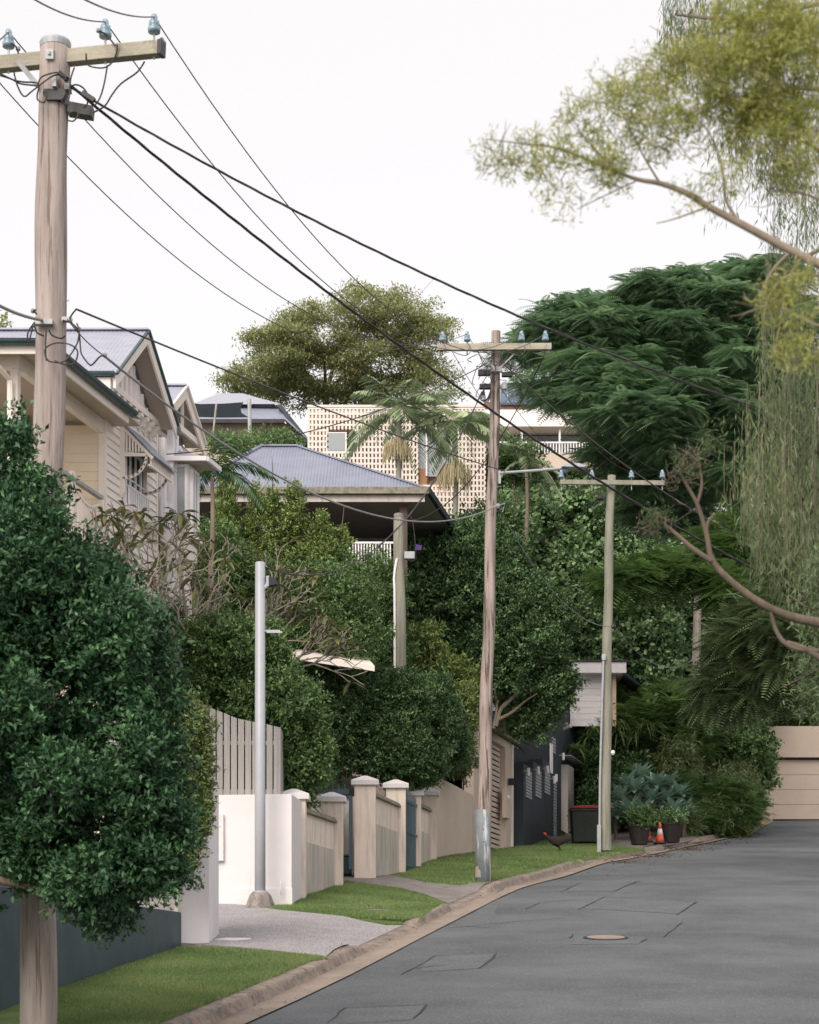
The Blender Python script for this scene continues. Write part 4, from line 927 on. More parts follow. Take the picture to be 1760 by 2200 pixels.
# pale carport roof behind the frangipani
t = thing('carport', P(690,1430,45.5), 'low carport with pale cream roof behind the bare frangipani branches', 'carport')
m = MB(); m.prism([P(600,1412,45.0),P(805,1442,45.0),P(765,1394,49.0),P(640,1388,49.0)],(0,0,.12)); m.build('roof', M['trim'], t)
for x_, d_ in ((625,45.3),(770,48.9)): m = MB(); m.tube([P(x_,1420,d_),P(x_,1600,d_)],.06,8); m.build('post', M['trim'], t)
# ================================================================== POLES
def polepath(pix, d, n=14):
    pix = [A(q, float) for q in pix]; y = A([q[1] for q in pix]); x = A([q[0] for q in pix]); w_ = A([q[2] for q in pix])
    o = np.argsort(y); yy = np.linspace(y.max(), y.min(), n); out = []; rr = []
    for i, v in enumerate(yy): out.append(P(np.interp(v,y[o],x[o]), v, d)); rr.append(np.interp(v,y[o],w_[o])/2/F*d)
    return out, rr
def roundpole(name, pix, d, mat, t, seg=20, wob=.01, n=26, seed=0):
    p, r = polepath(pix, d, n); rg = np.random.default_rng(seed)
    ph = rg.random(4)*6
    p = [q+A([math.sin(i*.5+ph[0])*wob, math.sin(i*.37+ph[1])*wob, 0]) for i, q in enumerate(p)]
    r = [q*(1+.03*math.sin(i*.9+ph[2])) for i, q in enumerate(r)]
    m = MB(); m.tube(p, r, seg); return m.build(name, mat, t, smooth=False), p, r
def insulator(m1, m2, q, s=1.0):   # ceramic in m1, pin in m2
    m1.lathe(A(q), [(.028*s,0),(.062*s,.0),(.066*s,.045*s),(.045*s,.055*s),(.055*s,.07*s),(.052*s,.115*s),(.032*s,.125*s),(.036*s,.15*s),(.026*s,.18*s)], 12)
    m2.tube([A(q)-A([0,0,.27*s]), A(q)+A([0,0,.01])], .011*s, 6)
# pole 1
D1 = 20.5
t1 = thing('power_pole', P(80,2236,D1), 'large weathered timber power pole in the left foreground with the big crossarm', 'power pole', 'timber power poles along the street')
po, pp1, pr1 = roundpole('pole', [(79,2300,80),(80,2200,79),(88,1600,74),(104,1000,66),(112,420,68),(114,330,64),(117,98,63)], D1, M['wood'], t1, 28, .012, 40, 3)
for p in po.data.polygons: p.use_smooth = True
m = MB(); q = pp1[-1]; m.lathe(q-A([0,0,.03]), [(.158,0),(.162,.05),(.15,.075),(.10,.085)], 20); m.build('cap', M['galv'], t1)
AR = lambda x, dy=0, dd=-.2: P(x, 0, D1)*0+A([(x-CX)/F*(D1+dd+ (117-x)*.0008), D1+dd+(117-x)*.0008, zz(141-x*.079+dy, D1+dd)])
m = MB()
xl, xr_ = -118, 352
a0 = A([(xl-CX)/F*(D1-.2), D1-.2+.16, zz(141, D1)]) ; a1 = A([(xr_-CX)/F*(D1-.2), D1-.2-.12, zz(116.5, D1-.2)])
a0[2] = a1[2]; 
def armp(x):
    f_ = (x-xl)/(xr_-xl); return a0+(a1-a0)*f_
# keep the arm level: its apparent tilt comes from it swinging nearer on the right
a0 = A([(xl-CX)/F*20.9, 20.9, a1[2]-.0]); 
# solve slight real tilt to meet the left pixel height
a0[2] = zz(150, 20.9)
m.bar(a0, a1, .12, .14); m.build('crossarm', M['arm'], t1, bevel=.006)
m = MB(); e = (a1-a0)/np.linalg.norm(a1-a0); m.bar(a1-e*.03+A([0,0,0]), a1+e*.012, .124, .144); m.build('arm_end_plate', M['black'], t1)
m = MB(); q = armp(117)+A([0,-.0,0])
m.box(q[0]-.05,q[0]+.05,20.3,20.345,q[2]-.04,q[2]+.13) if False else None
q = P(108,117,20.33); m.box(q[0]-.045,q[0]+.035,20.315,20.34,q[2]-.05,q[2]+.05); m.lathe(q+A([-.005,-.02,-.01]),[(.015,0),(.015,.03)],8)
m.bar(P(40,133,20.52), P(80,183,20.36), .012, .05); m.build('brace', M['galv'], t1)
ins1 = []
def putins(c, s_, tp, pinmat):
    mi = MB(); mp_ = MB(); insulator(mi, mp_, c, s_); o = mi.build('insulator', M['ceram'], tp, smooth=True); mp_.build('pin', pinmat, o)
mi = MB(); mp_ = MB()
for x in (-85, 23, 232, 335):
    b_ = armp(x); c = b_+A([0,0,.17]); putins(c, 1.0, t1, M['galv']); ins1.append(c+A([0,0,.16]))
m = MB()
q = P(117,203,20.32); m.prism([q+A([-.105,0,.06]),q+A([.105,0,.06]),q+A([.115,0,.02]),q+A([.08,0,-.05]),q+A([-.08,0,-.05]),q+A([-.12,0,.02])],(0,.1,0)); 
m.build('junction_box', M['black'], t1); m = MB()
q = P(172,231,20.4); m.prism([q+A([-.13,0,.07]),q+A([.13,0,.02]),q+A([.12,0,-.08]),q+A([-.13,0,-.04])],(0,.14,0)); 
m.build('junction_box', M['black'], t1); m = MB()
m.bar(P(128,157,20.28),P(144,171,20.25),.05,.05); m.build('cable_joint', M['black'], t1); m = MB(); m.bar(P(177,199,20.2),P(203,216,20.2),.045,.045); m.build('cable_joint', M['black'], t1)
m = MB(); q = P(117,174,20.3); m.box(q[0]-.02,q[0]+.02,20.28,20.33,q[2]-.06,q[2]+.07); q = P(145,187,20.4); m.box(q[0]-.03,q[0]+.03,20.38,20.5,q[2]-.03,q[2]+.03)
q = P(93,692,20.3); m.box(q[0]-.09,q[0]+.1,20.26,20.34,q[2]-.03,q[2]+.02); q = P(145,688,20.4); m.box(q[0]-.05,q[0]+.05,20.35,20.42,q[2]-.02,q[2]+.02)
q = P(143,650,20.4); m.tube([q+A([.0,0,0]),q+A([.02,0,.03]),q+A([.04,0,0]),q+A([.02,0,-.03]),q],.006,5); m.build('bracket', M['galv'], t1)
loops = [ [(95,0),(0,0)],
 [(0,158),(30,172),(50,176),(82,180),(80,205),(82,215),(95,220),(101,205)], [(0,162),(25,170),(45,180),(82,184)], [(30,155),(38,185),(52,207),(70,195),(110,165),(128,160)], [(82,180),(90,165),(118,156),(130,160),(145,172)],
 [(252,95),(250,115),(240,135),(225,145),(205,145),(188,138),(185,115)], [(231,140),(224,180),(215,210),(203,228)], [(311,132),(295,155),(260,180),(240,205),(225,228),(200,242)], [(160,145),(152,170),(150,200),(146,225)], [(133,212),(136,222),(146,228)],
 [(146,245),(160,240),(168,247),(158,260),(145,258)], [(150,186),(165,182),(180,190),(190,205)], [(188,206),(188,222),(180,232)],
 [(100,702),(98,740),(100,770),(115,778),(140,775),(165,740),(170,710),(165,695)], [(100,775),(97,750),(120,737),(150,740),(167,755),(160,780),(140,783),(118,775)], [(165,663),(152,680),(152,690),(162,705),(170,715),(173,745),(176,762),(192,783),(200,782),(215,766),(225,764)],
 [(75,692),(60,715),(62,735),(72,700),(80,715),(95,722)], [(105,708),(112,720),(130,727),(140,722)], [(78,666),(72,668),(80,675)], [(135,688),(155,695),(172,712)],
 [(23,93),(34,100),(40,115)], [(212,66),(225,72),(233,80),(248,98)] ]
for L in loops[1:]:
    m = MB(); m.tube(smoothpath([P(x,y,20.22+.02*(i%3)) for i,(x,y) in enumerate(L)], 5), .0085, 6); m.build('loose_lead', M['wire'], t1)
for x, y in ((212,66),(252,98),(39,105),(348,86),(352,92),(71,668),(170,708),(225,763)): q = P(x,y,20.3); m = MB(); m.lathe(q-A([0,0,.02]),[(.015,0),(.026,.01),(.022,.035),(.01,.045)],7); m.build('clamp', M['cableg'], t1)
# pole 2
D2p = 42.
t2 = thing('power_pole', P(1037,1886,D2p), 'rough timber power pole with a painted steel sleeve at its foot on the lawn', 'power pole', 'timber power poles along the street')
po, pp2, pr2 = roundpole('pole', [(1037,1886,30),(1040,1740,30),(1048,1400,26),(1059,1000,22),(1067,760,20),(1067,712,19)], D2p, M['woodd'], t2, 20, .015, 40, 5)
m = MB(); m.lathe(P(1038,1890,D2p)-A([0,0,.3]), [(.167,0),(.165,.3+149/F*D2p),(.15,.3+150/F*D2p)], 20)
so_ = m.build('steel_sleeve', M['sleeve'], t2, smooth=True)
m = MB(); 
for y in (1780,1807): m.lathe(P(1039,y,D2p-.17),[(.012,-.012),(.02,0),(.012,.012)],8)
m.build('bolt', M['galv'], t2)
m = MB(); a0 = P(939,748,41.9); a1 = P(1185,745,41.65); a0[1] = 41.86; m.bar(a0, a1, .11, .13); m.build('crossarm', M['arm'], t2)
ins2 = []; mi = MB(); mp_ = MB()
for x in (951,1004,1121,1172):
    f_ = (x-939)/246; b_ = a0+(a1-a0)*f_; c = b_+A([0,0,.13]); putins(c, 1.1, t2, M['wire']); ins2.append(c+A([0,0,.15]))
for x,y,w_,h_ in ((1041,799,.26,.11),(1043,829,.24,.09),(1090,803,.22,.08)):
    m = MB(); q = P(x,y,41.7); m.prism([q+A([-w_/2,0,h_/2]),q+A([w_/2,0,h_/2]),q+A([w_/2,0,-h_/2]),q+A([-w_/2,0,-h_/2])],(0,.12,0)); m.build('junction_box', M['black'], t2)
m = MB(); m.bar(P(1028,760,41.8),P(1062,790,41.8),.02,.03); m.bar(P(1105,760,41.8),P(1075,790,41.8),.02,.03); q = P(1067,793,41.85); m.box(q[0]-.12,q[0]+.12,41.8,41.9,q[2]-.06,q[2]+.04); q = P(1084,829,41.8); m.lathe(q-A([0,0,.08]),[(.05,0),(.06,.02),(.06,.12),(.03,.16)],10); m.build('bracket', M['galv'], t2)
m = MB(); q = P(1073,1025,41.85); m.box(q[0]-.02,q[0]+.03,41.82,41.9,q[2]-.14,q[2]+.13); m.tube(smoothpath([P(1076,1016,41.8),P(1150,1011,40.5),P(1210,1006,39.5)],4),.028,8); m.build('lamp_arm', M['steelp'], t2)
m = MB(); q = P(1232,1003,39.3); m.prism([q+A([-.24,-.1,-.02]),q+A([-.2,-.1,.05]),q+A([.1,-.1,.05]),q+A([.26,-.1,0]),q+A([.2,-.1,-.03])],(0,.2,0)); m.build('street_lamp_head', M['steelp'], t2, bevel=.01)
m = MB(); q = P(1214,1012,39.3); m.lathe(q-A([0,0,.05]),[(.04,0),(.05,.03),(.05,.08)],10); m.build('lamp_sensor', M['solar'], t2)
m = MB(); rr = np.random.default_rng(4)
for k in range(22):
    xa, ya = rr.uniform(1020,1110), rr.uniform(750,800); xb, yb = xa+rr.normal(0,20), ya+rr.normal(20,20); xm, ym = (xa+xb)/2+rr.normal(0,10), (ya+yb)/2+rr.uniform(0,22)
    m = MB(); m.tube(smoothpath([P(xa,ya,41.75),P(xm,ym,41.6),P(xb,yb,41.75)],4),.008,4); m.build('loose_lead', M['wireb'], t2)
m = MB()
for k in range(5): m.tube(smoothpath([P(1040,835,41.7),P(1032+3*k,858,41.7),P(1050,862-3*k,41.7),P(1055,835,41.7)],4),.009,4)
m.build('coiled_lead', M['wireb'], t2)
for x in (951,1004,1121,1172): m = MB(); m.tube(smoothpath([P(x,735,41.7),P(x+8,752,41.6),P(x-4,764,41.6),P(x-30,756,41.7)],4),.008,4); m.build('loose_lead', M['wireb'], t2)
m = MB(); q = P(1070,1087,41.7); m.lathe(q-A([0,0,.05]),[(.03,0),(.05,.04),(.03,.1)],7); m.tube([P(1055,1090,41.7),P(1085,1082,41.7),P(1080,1100,41.7)],.014,5)
m.build('cable_clamp', M['cableg'], t2)
# pole 3
D3p = 54.5
t3 = thing('power_pole', P(1300,1825,D3p), 'greenish timber power pole with white conduit on the grass near the wheelie bin', 'power pole', 'timber power poles along the street')
roundpole('pole', [(1300,1828,26),(1302,1600,23),(1308,1200,19),(1314,1022,17)], D3p, M['woodg'], t3, 18, .015, 36, 8)
m = MB(); a0 = P(1204,1036,54.2); a1 = P(1428,1038,54.2); m.bar(a0,a1,.1,.12); m.build('crossarm', M['woodg'], t3)
ins3 = []; mi = MB(); mp_ = MB()
for x in (1206,1272,1357,1423):
    c = P(x,1034,54.2)+A([0,0,.09]); putins(c, 1.2, t3, M['galv']); ins3.append(c+A([0,0,.15]))
m = MB(); m.tube([P(1288,1825,54.3),P(1289,1680,54.3),P(1294,1500,54.3),P(1297,1412,54.3)],.03,8); q = P(1297,1412,54.3); m.box(q[0]-.05,q[0]+.05,54.25,54.35,q[2]-.08,q[2]+.08); m.build('conduit', M['steelp'], t3)
m = MB(); q = P(1287,1810,54.25); m.box(q[0]-.05,q[0]+.05,54.2,54.35,float(G(54.3))-.2,zz(1772,54.2)); m.build('conduit_guard', M['galv'], t3)
m = MB(); q = P(1317,1617,54.3); m.lathe(q-A([0,0,.06]),[(.03,0),(.06,.05),(.04,.12)],10); m.build('sensor', M['trimw'], t3)
m = MB(); m.bar(P(1290,1056,54.3),P(1300,1068,54.3),.05,.05); q = P(1290,1068,54.2); m.lathe(q-A([0,0,.1]),[(.05,0),(.1,.05),(.1,.1),(.05,.15)],8)
q = P(1318,1346,54.2); m.lathe(q-A([0,0,.06]),[(.04,0),(.07,.05),(.04,.12)],8); m.build('clamps', M['wire'], t3)
# pole 4
D4p = 69.
t4 = thing('power_pole', P(1480,1770,D4p), 'pale distant timber power pole rising out of the garden bank', 'power pole', 'timber power poles along the street')
roundpole('pole', [(1481,1790,20),(1484,1682,19),(1492,1480,18),(1500,1300,17),(1504,1210,15)], D4p, M['wood'], t4, 14, .015, 30, 9)
m = MB(); a0 = P(1443,1222,D4p-.2); a1 = P(1560,1222,D4p-.2); m.bar(a0,a1,.1,.12); m.bar(P(1505,1330,D4p-.2),P(1560,1318,D4p-1),.06,.06); m.build('crossarm', M['fence'], t4)
m = MB(); mp_ = MB(); ins4 = []
for x in (1450,1490,1520,1552): c = P(x,1219,D4p-.2)+A([0,0,.08]); putins(c, 1.2, t4, M['galv']); ins4.append(c+A([0,0,.15]))
m = MB(); m.lathe(P(1482.5,1800,D4p),[(.175,0),(.172,zz(1686,D4p)-zz(1800,D4p)),(.15,zz(1685,D4p)-zz(1800,D4p))],14); m.build('steel_sleeve', M['sleeve'], t4)
# short service pole in the gardens
D5 = 50.3
t5 = thing('service_pole', P(858,1445,D5), 'short mossy timber service pole with white conduit and meter box among shrubs', 'service pole')
roundpole('pole', [(862,1640,28),(860,1440,27),(858,1250,24),(857,1108,22)], D5, M['woodg'], t5, 18, .01, 24, 12)
m = MB(); m.lathe(P(857,1112,D5),[(.125,0),(.128,.04),(.122,.09),(.09,.1)],16); m.build('cap', M['concrete'], t5)
m = MB(); m.tube(smoothpath([P(848,1640,D5-.15),P(848,1300,D5-.15),P(847,1240,D5-.15),P(853,1200,D5-.15)],5),.03,8); m.build('conduit', M['trimw'], t5)
m = MB(); q = P(880,1195,D5-.15); m.box(q[0]-.13,q[0]+.13,D5-.25,D5-.1,q[2]-.08,q[2]+.1); m.build('meter_box', M['galv'], t5, bevel=.01)
m = MB(); m.tube(smoothpath([P(868,1200,D5-.2),P(890,1205,D5-.2),P(893,1180,D5-.2),P(885,1115,D5-.2),P(868,1110,D5-.2)],5),.012,5); m.build('loose_lead', M['wire'], t5)
# steel pole in front of the white wall
D6 = 36.1; gz = float(G(D6))
t6 = thing('steel_pole', (P(559,0,D6)[0], D6, gz), 'smooth pale grey steel pole on a concrete footing in front of the bright white wall', 'pole')
px_ = P(559,0,D6)[0]
m = MB(); m.lathe((px_,D6,0), [(.1,gz-.1),(.097,gz+2),(.09,zz(1208,D6)-.01),(.08,zz(1208,D6))], 24); m.build('shaft', M['steelp'], t6, smooth=True)
m = MB(); m.lathe((px_,D6-.0,gz-.15),[(.3,0),(.27,.18),(.2,.36),(.15,.42),(.11,.43)],9); m.build('footing', M['concrete'], t6)
m = MB(); m.lathe((px_,D6,gz+.27),[(.14,0),(.14,.02),(.1,.03)],12); q = P(587,1355,D6-.1); m.box(px_+.08,q[0]+.12,D6-.02,D6+.02,q[2],q[2]+.03); m.box(px_+.12,q[0]+.16,D6-.05,D6-.02,q[2]-.03,q[2]+.0); m.build('bracket', M['steelp'], t6)
m = MB(); q = P(580,1250,D6); m.tube(smoothpath([(px_+.05,D6,q[2]-.12),(px_+.13,D6,q[2]-.06),(px_+.14,D6,q[2]+.1)],4),.04,8); m.box(px_+.13,px_+.16,D6-.06,D6+.06,q[2]-.09,q[2]+.1); m.build('lamp_arm', M['steelp'], t6)
m = MB(); m.prism([(px_+.165,D6-.09,q[2]+.08),(px_+.29,D6-.09,q[2]+.05),(px_+.31,D6-.09,q[2]-.06),(px_+.165,D6-.09,q[2]-.08)],(0,.18,0)); m.build('flood_lamp', M['char'], t6)
# ================================================================== WIRES
def wirepts(Aa, Bb, target=None, sag=.3, n=40):
    Aa, Bb = A(Aa,float), A(Bb,float)
    if target is not None:
        ts = np.linspace(.02,.98,200); L = Aa+(Bb-Aa)*ts[:,None]; px = CX+F*L[:,0]/L[:,1]; i = np.argmin(abs(px-target[0]))
        zt_ = zz(target[1], L[i,1]); sag = (L[i,2]-zt_)/(4*ts[i]*(1-ts[i]))
    ts = np.linspace(0,1,n); L = Aa+(Bb-Aa)*ts[:,None]; L[:,2] -= sag*4*ts*(1-ts); return L
def wire(pts, r, mat, label, group=None, strands=1, name='power_line', cat='cable'):
    m = MB()
    if strands == 1: m.tube(list(pts), r, 6)
    else:
        # resample finely, twist
        seg = np.linalg.norm(np.diff(pts,axis=0),axis=1); s = np.r_[0,np.cumsum(seg)]; n = int(s[-1]/.12); ss = np.linspace(0,s[-1],n)
        P_ = np.c_[[np.interp(ss,s,pts[:,k]) for k in range(3)]].T; d = np.gradient(P_,axis=0); d /= np.linalg.norm(d,axis=1)[:,None]
        u = np.cross(d,[0,0,1.]); u /= np.linalg.norm(u,axis=1)[:,None]; v = np.cross(u,d)
        for k in range(strands):
            ph = 2*np.pi*k/strands+ss/1.1*2*np.pi; m.tube(list(P_+(u*np.cos(ph)[:,None]+v*np.sin(ph)[:,None])*r*1.05), r, 5)
    o = m.build(name, mat, base=A(pts[0])); return tag(o, label, cat, group)
GL = 'bare power lines between the crossarms'
names = ['leftmost','second from left','third from left','rightmost']
tg4 = [(437,600),(600,635),(600,517),(600,416)]
for i in range(4):
    wire(wirepts(ins1[i], ins2[i], tg4[i]), .0072, M['wireb'], 'bare line from the %s foreground insulator to the second pole'%names[i], GL)
ends = [P(-330,-60,9.), P(-190,-35,10.), P(-40,-110,10.), P(260,-30,11.)]
starts = [(0,83),(None),(198,0),(None)]
for i,(x0,y0,dd) in enumerate(((-700,-420,9.),(-300,-40,12.),(-120,-150,12.),(-160,-260,9.))):
    tgt = [None,(2,84),(120,22),(255,28)][i]
    if i == 0: continue
    wire(wirepts(P(x0,y0,dd), ins1[i], tgt), .0072, M['wireb'], 'bare line coming in from the upper left to the %s foreground insulator'%names[i], 'bare lines entering from the upper left')
for i in range(4):
    wire(wirepts(ins2[i], ins3[i], None, .55), .0075, M['wireb'], 'thin line from the second pole to the %s insulator of the third pole'%names[i], 'lines between second and third pole')
    wire(wirepts(ins3[i], ins4[i], None, .5), .0075, M['wireb'], 'thin line from the %s insulator of the third pole into the trees'%names[i], 'lines between third and fourth pole')
wire(wirepts(P(150,182,20.4), P(1860,1335,30), (900,774)), .0085, M['wire'], 'thick twisted black cable crossing lower, from foreground pole to the right edge', strands=3, name='twisted_cable')
wire(wirepts(P(150,186,20.35), P(1900,960,22), (935,600)), .007, M['wire'], 'thick twisted black cable crossing higher, from foreground pole to the right edge', strands=3, name='twisted_cable')
wire(wirepts(P(-60,620,18.5), P(93,688,20.3), None, .05), .016, M['cableg'], 'thick grey telephone cable reaching the foreground pole from the left edge', name='telephone_cable')
wire(wirepts(P(222,763,20.6), P(1068,1087,41.8), (725,1082)), .0135, M['cableg'], 'thick grey telephone cable sagging from the foreground pole to the second pole', name='telephone_cable')
wire(wirepts(P(145,686,20.3), P(222,763,20.6), None, .03), .006, M['wireb'], 'short thin wire from the foreground pole collar to the telephone cable clamp', name='support_wire', cat='wire')
wire(wirepts(P(166,665,20.4), P(1289,1063,54.3), (660,864)), .011, M['wireb'], 'dark service cable descending from the foreground pole to the third pole', name='service_cable')
wire(wirepts(P(1030,790,41.7), P(358,976,37.0), (660,928)), .011, M['wire'], 'black service cable from the second pole to the weatherboard house', name='service_cable')
wire(wirepts(P(1036,841,41.7), P(569,1218,36.2), (957,994), n=60), .009, M['wireb'], 'service cable from the second pole dropping to the pale steel pole', strands=2, name='service_cable')
wire(wirepts(P(1170,762,41.7), P(870,1120,50.1), (1049,980)), .012, M['wire'], 'black service cable from the second pole to the short mossy pole', name='service_cable')
wire(wirepts(P(1075,775,41.8), P(1900,1262,47), (1428,1059)), .014, M['wireb'], 'bluish dark cable from the second pole towards the hanging foliage on the right', name='service_cable')
wire(wirepts(P(1072,1090,41.8), P(1318,1346,54.2), (1174,1253)), .011, M['cableg'], 'pale telephone drop sagging between the second and third pole', name='telephone_cable')
wire(wirepts(P(1320,1346,54.2), P(1490,1415,68.8), (1438,1434)), .011, M['cableg'], 'pale telephone drop between the third pole and the fourth pole', name='telephone_cable')
wire(wirepts(P(1290,1066,54.2), P(1150,1170,60), None,.1), .012, M['wire'], 'short black cable from the third pole into the vine covered trees', name='service_cable')
# ================================================================== SMALL THINGS
# wheelie bin
q = ray(1272,1800); q = A([(1270-CX)/F*60.5, 60.5, float(G(60.5))])
t = thing('wheelie_bin', q, 'dark green wheelie bin with red lid standing behind the third pole', 'bin')
m = MB(); x,y,z = q; m.box8([(x-.55,y-.3,z+.03),(x+.5,y-.3,z+.03),(x+.5,y+.45,z+.03),(x-.55,y+.45,z+.03),(x-.62,y-.4,z+1.02),(x+.6,y-.4,z+1.02),(x+.6,y+.5,z+1.02),(x-.62,y+.5,z+1.02)]); m.box(x-.66,x+.64,y-.43,y-.38,z+.95,z+1.03); m.build('body', M['bin'], t, bevel=.05)
m = MB(); m.prism([(x-.68,y-.46,z+1.035),(x+.66,y-.46,z+1.035),(x+.6,y-.46,z+1.1),(x-.3,y-.46,z+1.13),(x-.6,y-.46,z+1.09)],(0,1,0)); m.build('lid', M['red'], t, bevel=.02)
m = MB()
for sx in (-.45,.42): m = MB(); m.add(*tube([(x+sx-.05,y+.42,z+.12),(x+sx+.05,y+.42,z+.12)],.12,14)); m.build('wheel', M['black'], t)
m = MB(); m.tube([(x-.5,y+.55,z+1.0),(x+.5,y+.55,z+1.0)],.02,6); m.build('handle', M['black'], t)
# traffic cones
def cone(x, y, d, s, label, mat2):
    q = A([(x-CX)/F*d, d, float(G(d))+.02]); t = thing('traffic_cone', q, label, 'traffic cone', 'traffic cones beside the pots')
    m = MB(); m.box(q[0]-.19*s,q[0]+.19*s,q[1]-.19*s,q[1]+.19*s,q[2],q[2]+.04*s); m.build('base', M['black'], t, bevel=.01)
    R_ = lambda f_: (.14-.115*f_)*s
    for a,b,n_,mt in ((0,.36,'lower_cone',M['orange']),(.36,.66,'white_band',mat2),(.66,1,'upper_cone',M['orange'])):
        m = MB(); h_ = .62*s; m.lathe(q+A([0,0,.04*s]), [(R_(a),a*h_),(R_(b),b*h_)], 20); m.build(n_, mt, t, smooth=True)
    return t
cone(1418,1805,60.2,1.0,'orange traffic cone with white band standing upright between two dark pots', M['conew'])
cone(1394,1803,61.0,.75,'smaller pinkish red traffic cone half hidden behind the left dark pot', M['orange'])
# bird: brush turkey running over the grass
q = ray(1196,1830)
t = thing('brush_turkey', q, 'black brush turkey with red head stepping over the lawn beside the third pole', 'bird')
def skin(name, verts, edges, radii, mat, t, lv=2):
    v = A(verts,float)-wloc(t); me = bpy.data.meshes.new(name); me.from_pydata([tuple(p) for p in v], edges, []); o = bpy.data.objects.new(name, me); col.objects.link(o); o.parent = t
    me.materials.append(mat); o.modifiers.new('skin','SKIN')
    for sv, r in zip(me.skin_vertices[0].data, radii): sv.radius = (r, r) if np.isscalar(r) else r
    me.skin_vertices[0].data[0].use_root = True
    s_ = o.modifiers.new('sub','SUBSURF'); s_.levels = lv; s_.render_levels = lv; return o
B0 = q+A([0,0,.0])
SC_ = .9
bv = [(0,0,.33),(-.14,0,.36),(-.26,0,.43),(-.33,0,.52),(.14,0,.33),(.26,0,.36),(.40,.0,.46),(.06,-.07,.2),(.10,-.07,.10),(.02,-.07,.0+.012),(-.06,-.07,.008),(-.02,.07,.2),(.10,.07,.12),(.17,.07,.02),(.11,.07,.012)]
be = [(0,1),(1,2),(2,3),(0,4),(4,5),(5,6),(0,7),(7,8),(8,9),(9,10),(0,11),(11,12),(12,13),(13,14)]
br = [(.13,.13),(.11,.12),(.05,.05),(.028,.028),(.11,.12),(.05,.08),(.015,.11),.03,.014,.012,.012,.03,.014,.012,.012]
skin('body', [B0+A(p)*SC_ for p in bv], be, br, M['feather'], t)
hv = [(-.31,0,.50),(-.345,0,.545),(-.375,0,.57),(-.42,0,.565)]; skin('head', [B0+A(p)*SC_ for p in hv], [(0,1),(1,2),(2,3)], [.03,.034,.036,.01], M['redskin'], t)
# ================================================================== VEGETATION TOOLS
def nrm(a): return a/(np.linalg.norm(a, axis=-1, keepdims=True)+1e-9)
def frames(d, up):
    x = nrm(d); z = nrm(up-(up*x).sum(-1,keepdims=True)*x); y = np.cross(z, x); return np.stack([x,y,z], -1)
def inst(pv, pf, Mx, T, S):
    v = np.einsum('nij,kj->nki', Mx, pv)*S[:,None,None] if S.ndim == 1 else np.einsum('nij,nkj->nki', Mx, pv[None]*S[:,None,:])
    v = v+T[:,None,:]; K = len(pv); f = pf[None]+(np.arange(len(T))*K)[:,None,None]
    return v.reshape(-1,3), f.reshape(-1, pf.shape[1])
LEAF = (A([(0,0,0),(.45,-.5,.10),(1,0,0),(.45,.5,.10)]), A([[0,1,2,3]]))
ROUND = (A([(0,0,0),(.3,-.5,.12),(.8,-.42,.05),(1,0,-.05),(.8,.42,.05),(.3,.5,.12)])[[0,1,3,5]], A([[0,1,2,3]]))
def blob(x, y, d, rx, ry, rd, w_=1.): return (P(x,y,d), A([rx*d/F, rd, ry*d/F]), w_)
def expand(blobs, r, k=12, rf=.4, flat=1., fill=.5, out=.78):
    o = []
    for c, rad, w_ in blobs:
        u = nrm(r.normal(size=(k*3,3))); u = u[(u[:,1] < .35) | (r.random(k*3) < .4)][:k]
        for q in u:
            f_ = rf*(.7+.6*r.random()); o.append((c+q*rad*(out+.14*r.random()), A([rad[0]*f_, rad[1]*f_, rad[2]*f_*flat])+.02*rad.max(), w_/k*(f_/rf)**1.3))
        if fill: o.append((c, rad*.74, w_*fill))
    return o
SUBS = dict(k=12, rf=.4, flat=1., fill=.4)
def sample(blobs, n, r, shell=(.62,1.06), back=.35, lump=.14):
    w_ = A([b[2]*(b[1][0]*b[1][2]+b[1][0]*b[1][1]) for b in blobs]); w_ /= w_.sum()
    C_, N_ = [], []
    tot = 0
    while tot < n:
        k = r.choice(len(blobs), n*2, p=w_); c = A([b[0] for b in blobs])[k]; rad = A([b[1] for b in blobs])[k]
        u = nrm(r.normal(size=(len(k),3))); flip = (u[:,1] > .2) & (r.random(len(k)) > back); u[flip,1] *= -1
        rr = (shell[0]+(shell[1]-shell[0])*r.random(len(k))**.6)
        rr = rr*(1+lump*(np.sin(u[:,0]*7+k)+np.sin(u[:,2]*8+2*k)+np.sin(u[:,1]*6+k*3))/2)
        p = c+u*rad*rr[:,None]; keep = np.ones(len(k), bool)
        for b in blobs:
            if b[1].max() < .15: continue
            q = (((p-b[0])/b[1])**2).sum(1); keep &= ~(q < .30)
        p, u, rad = p[keep], u[keep], rad[keep]; C_.append(p); N_.append(nrm(u/rad)); tot += len(p)
    return np.concatenate(C_)[:n], np.concatenate(N_)[:n]
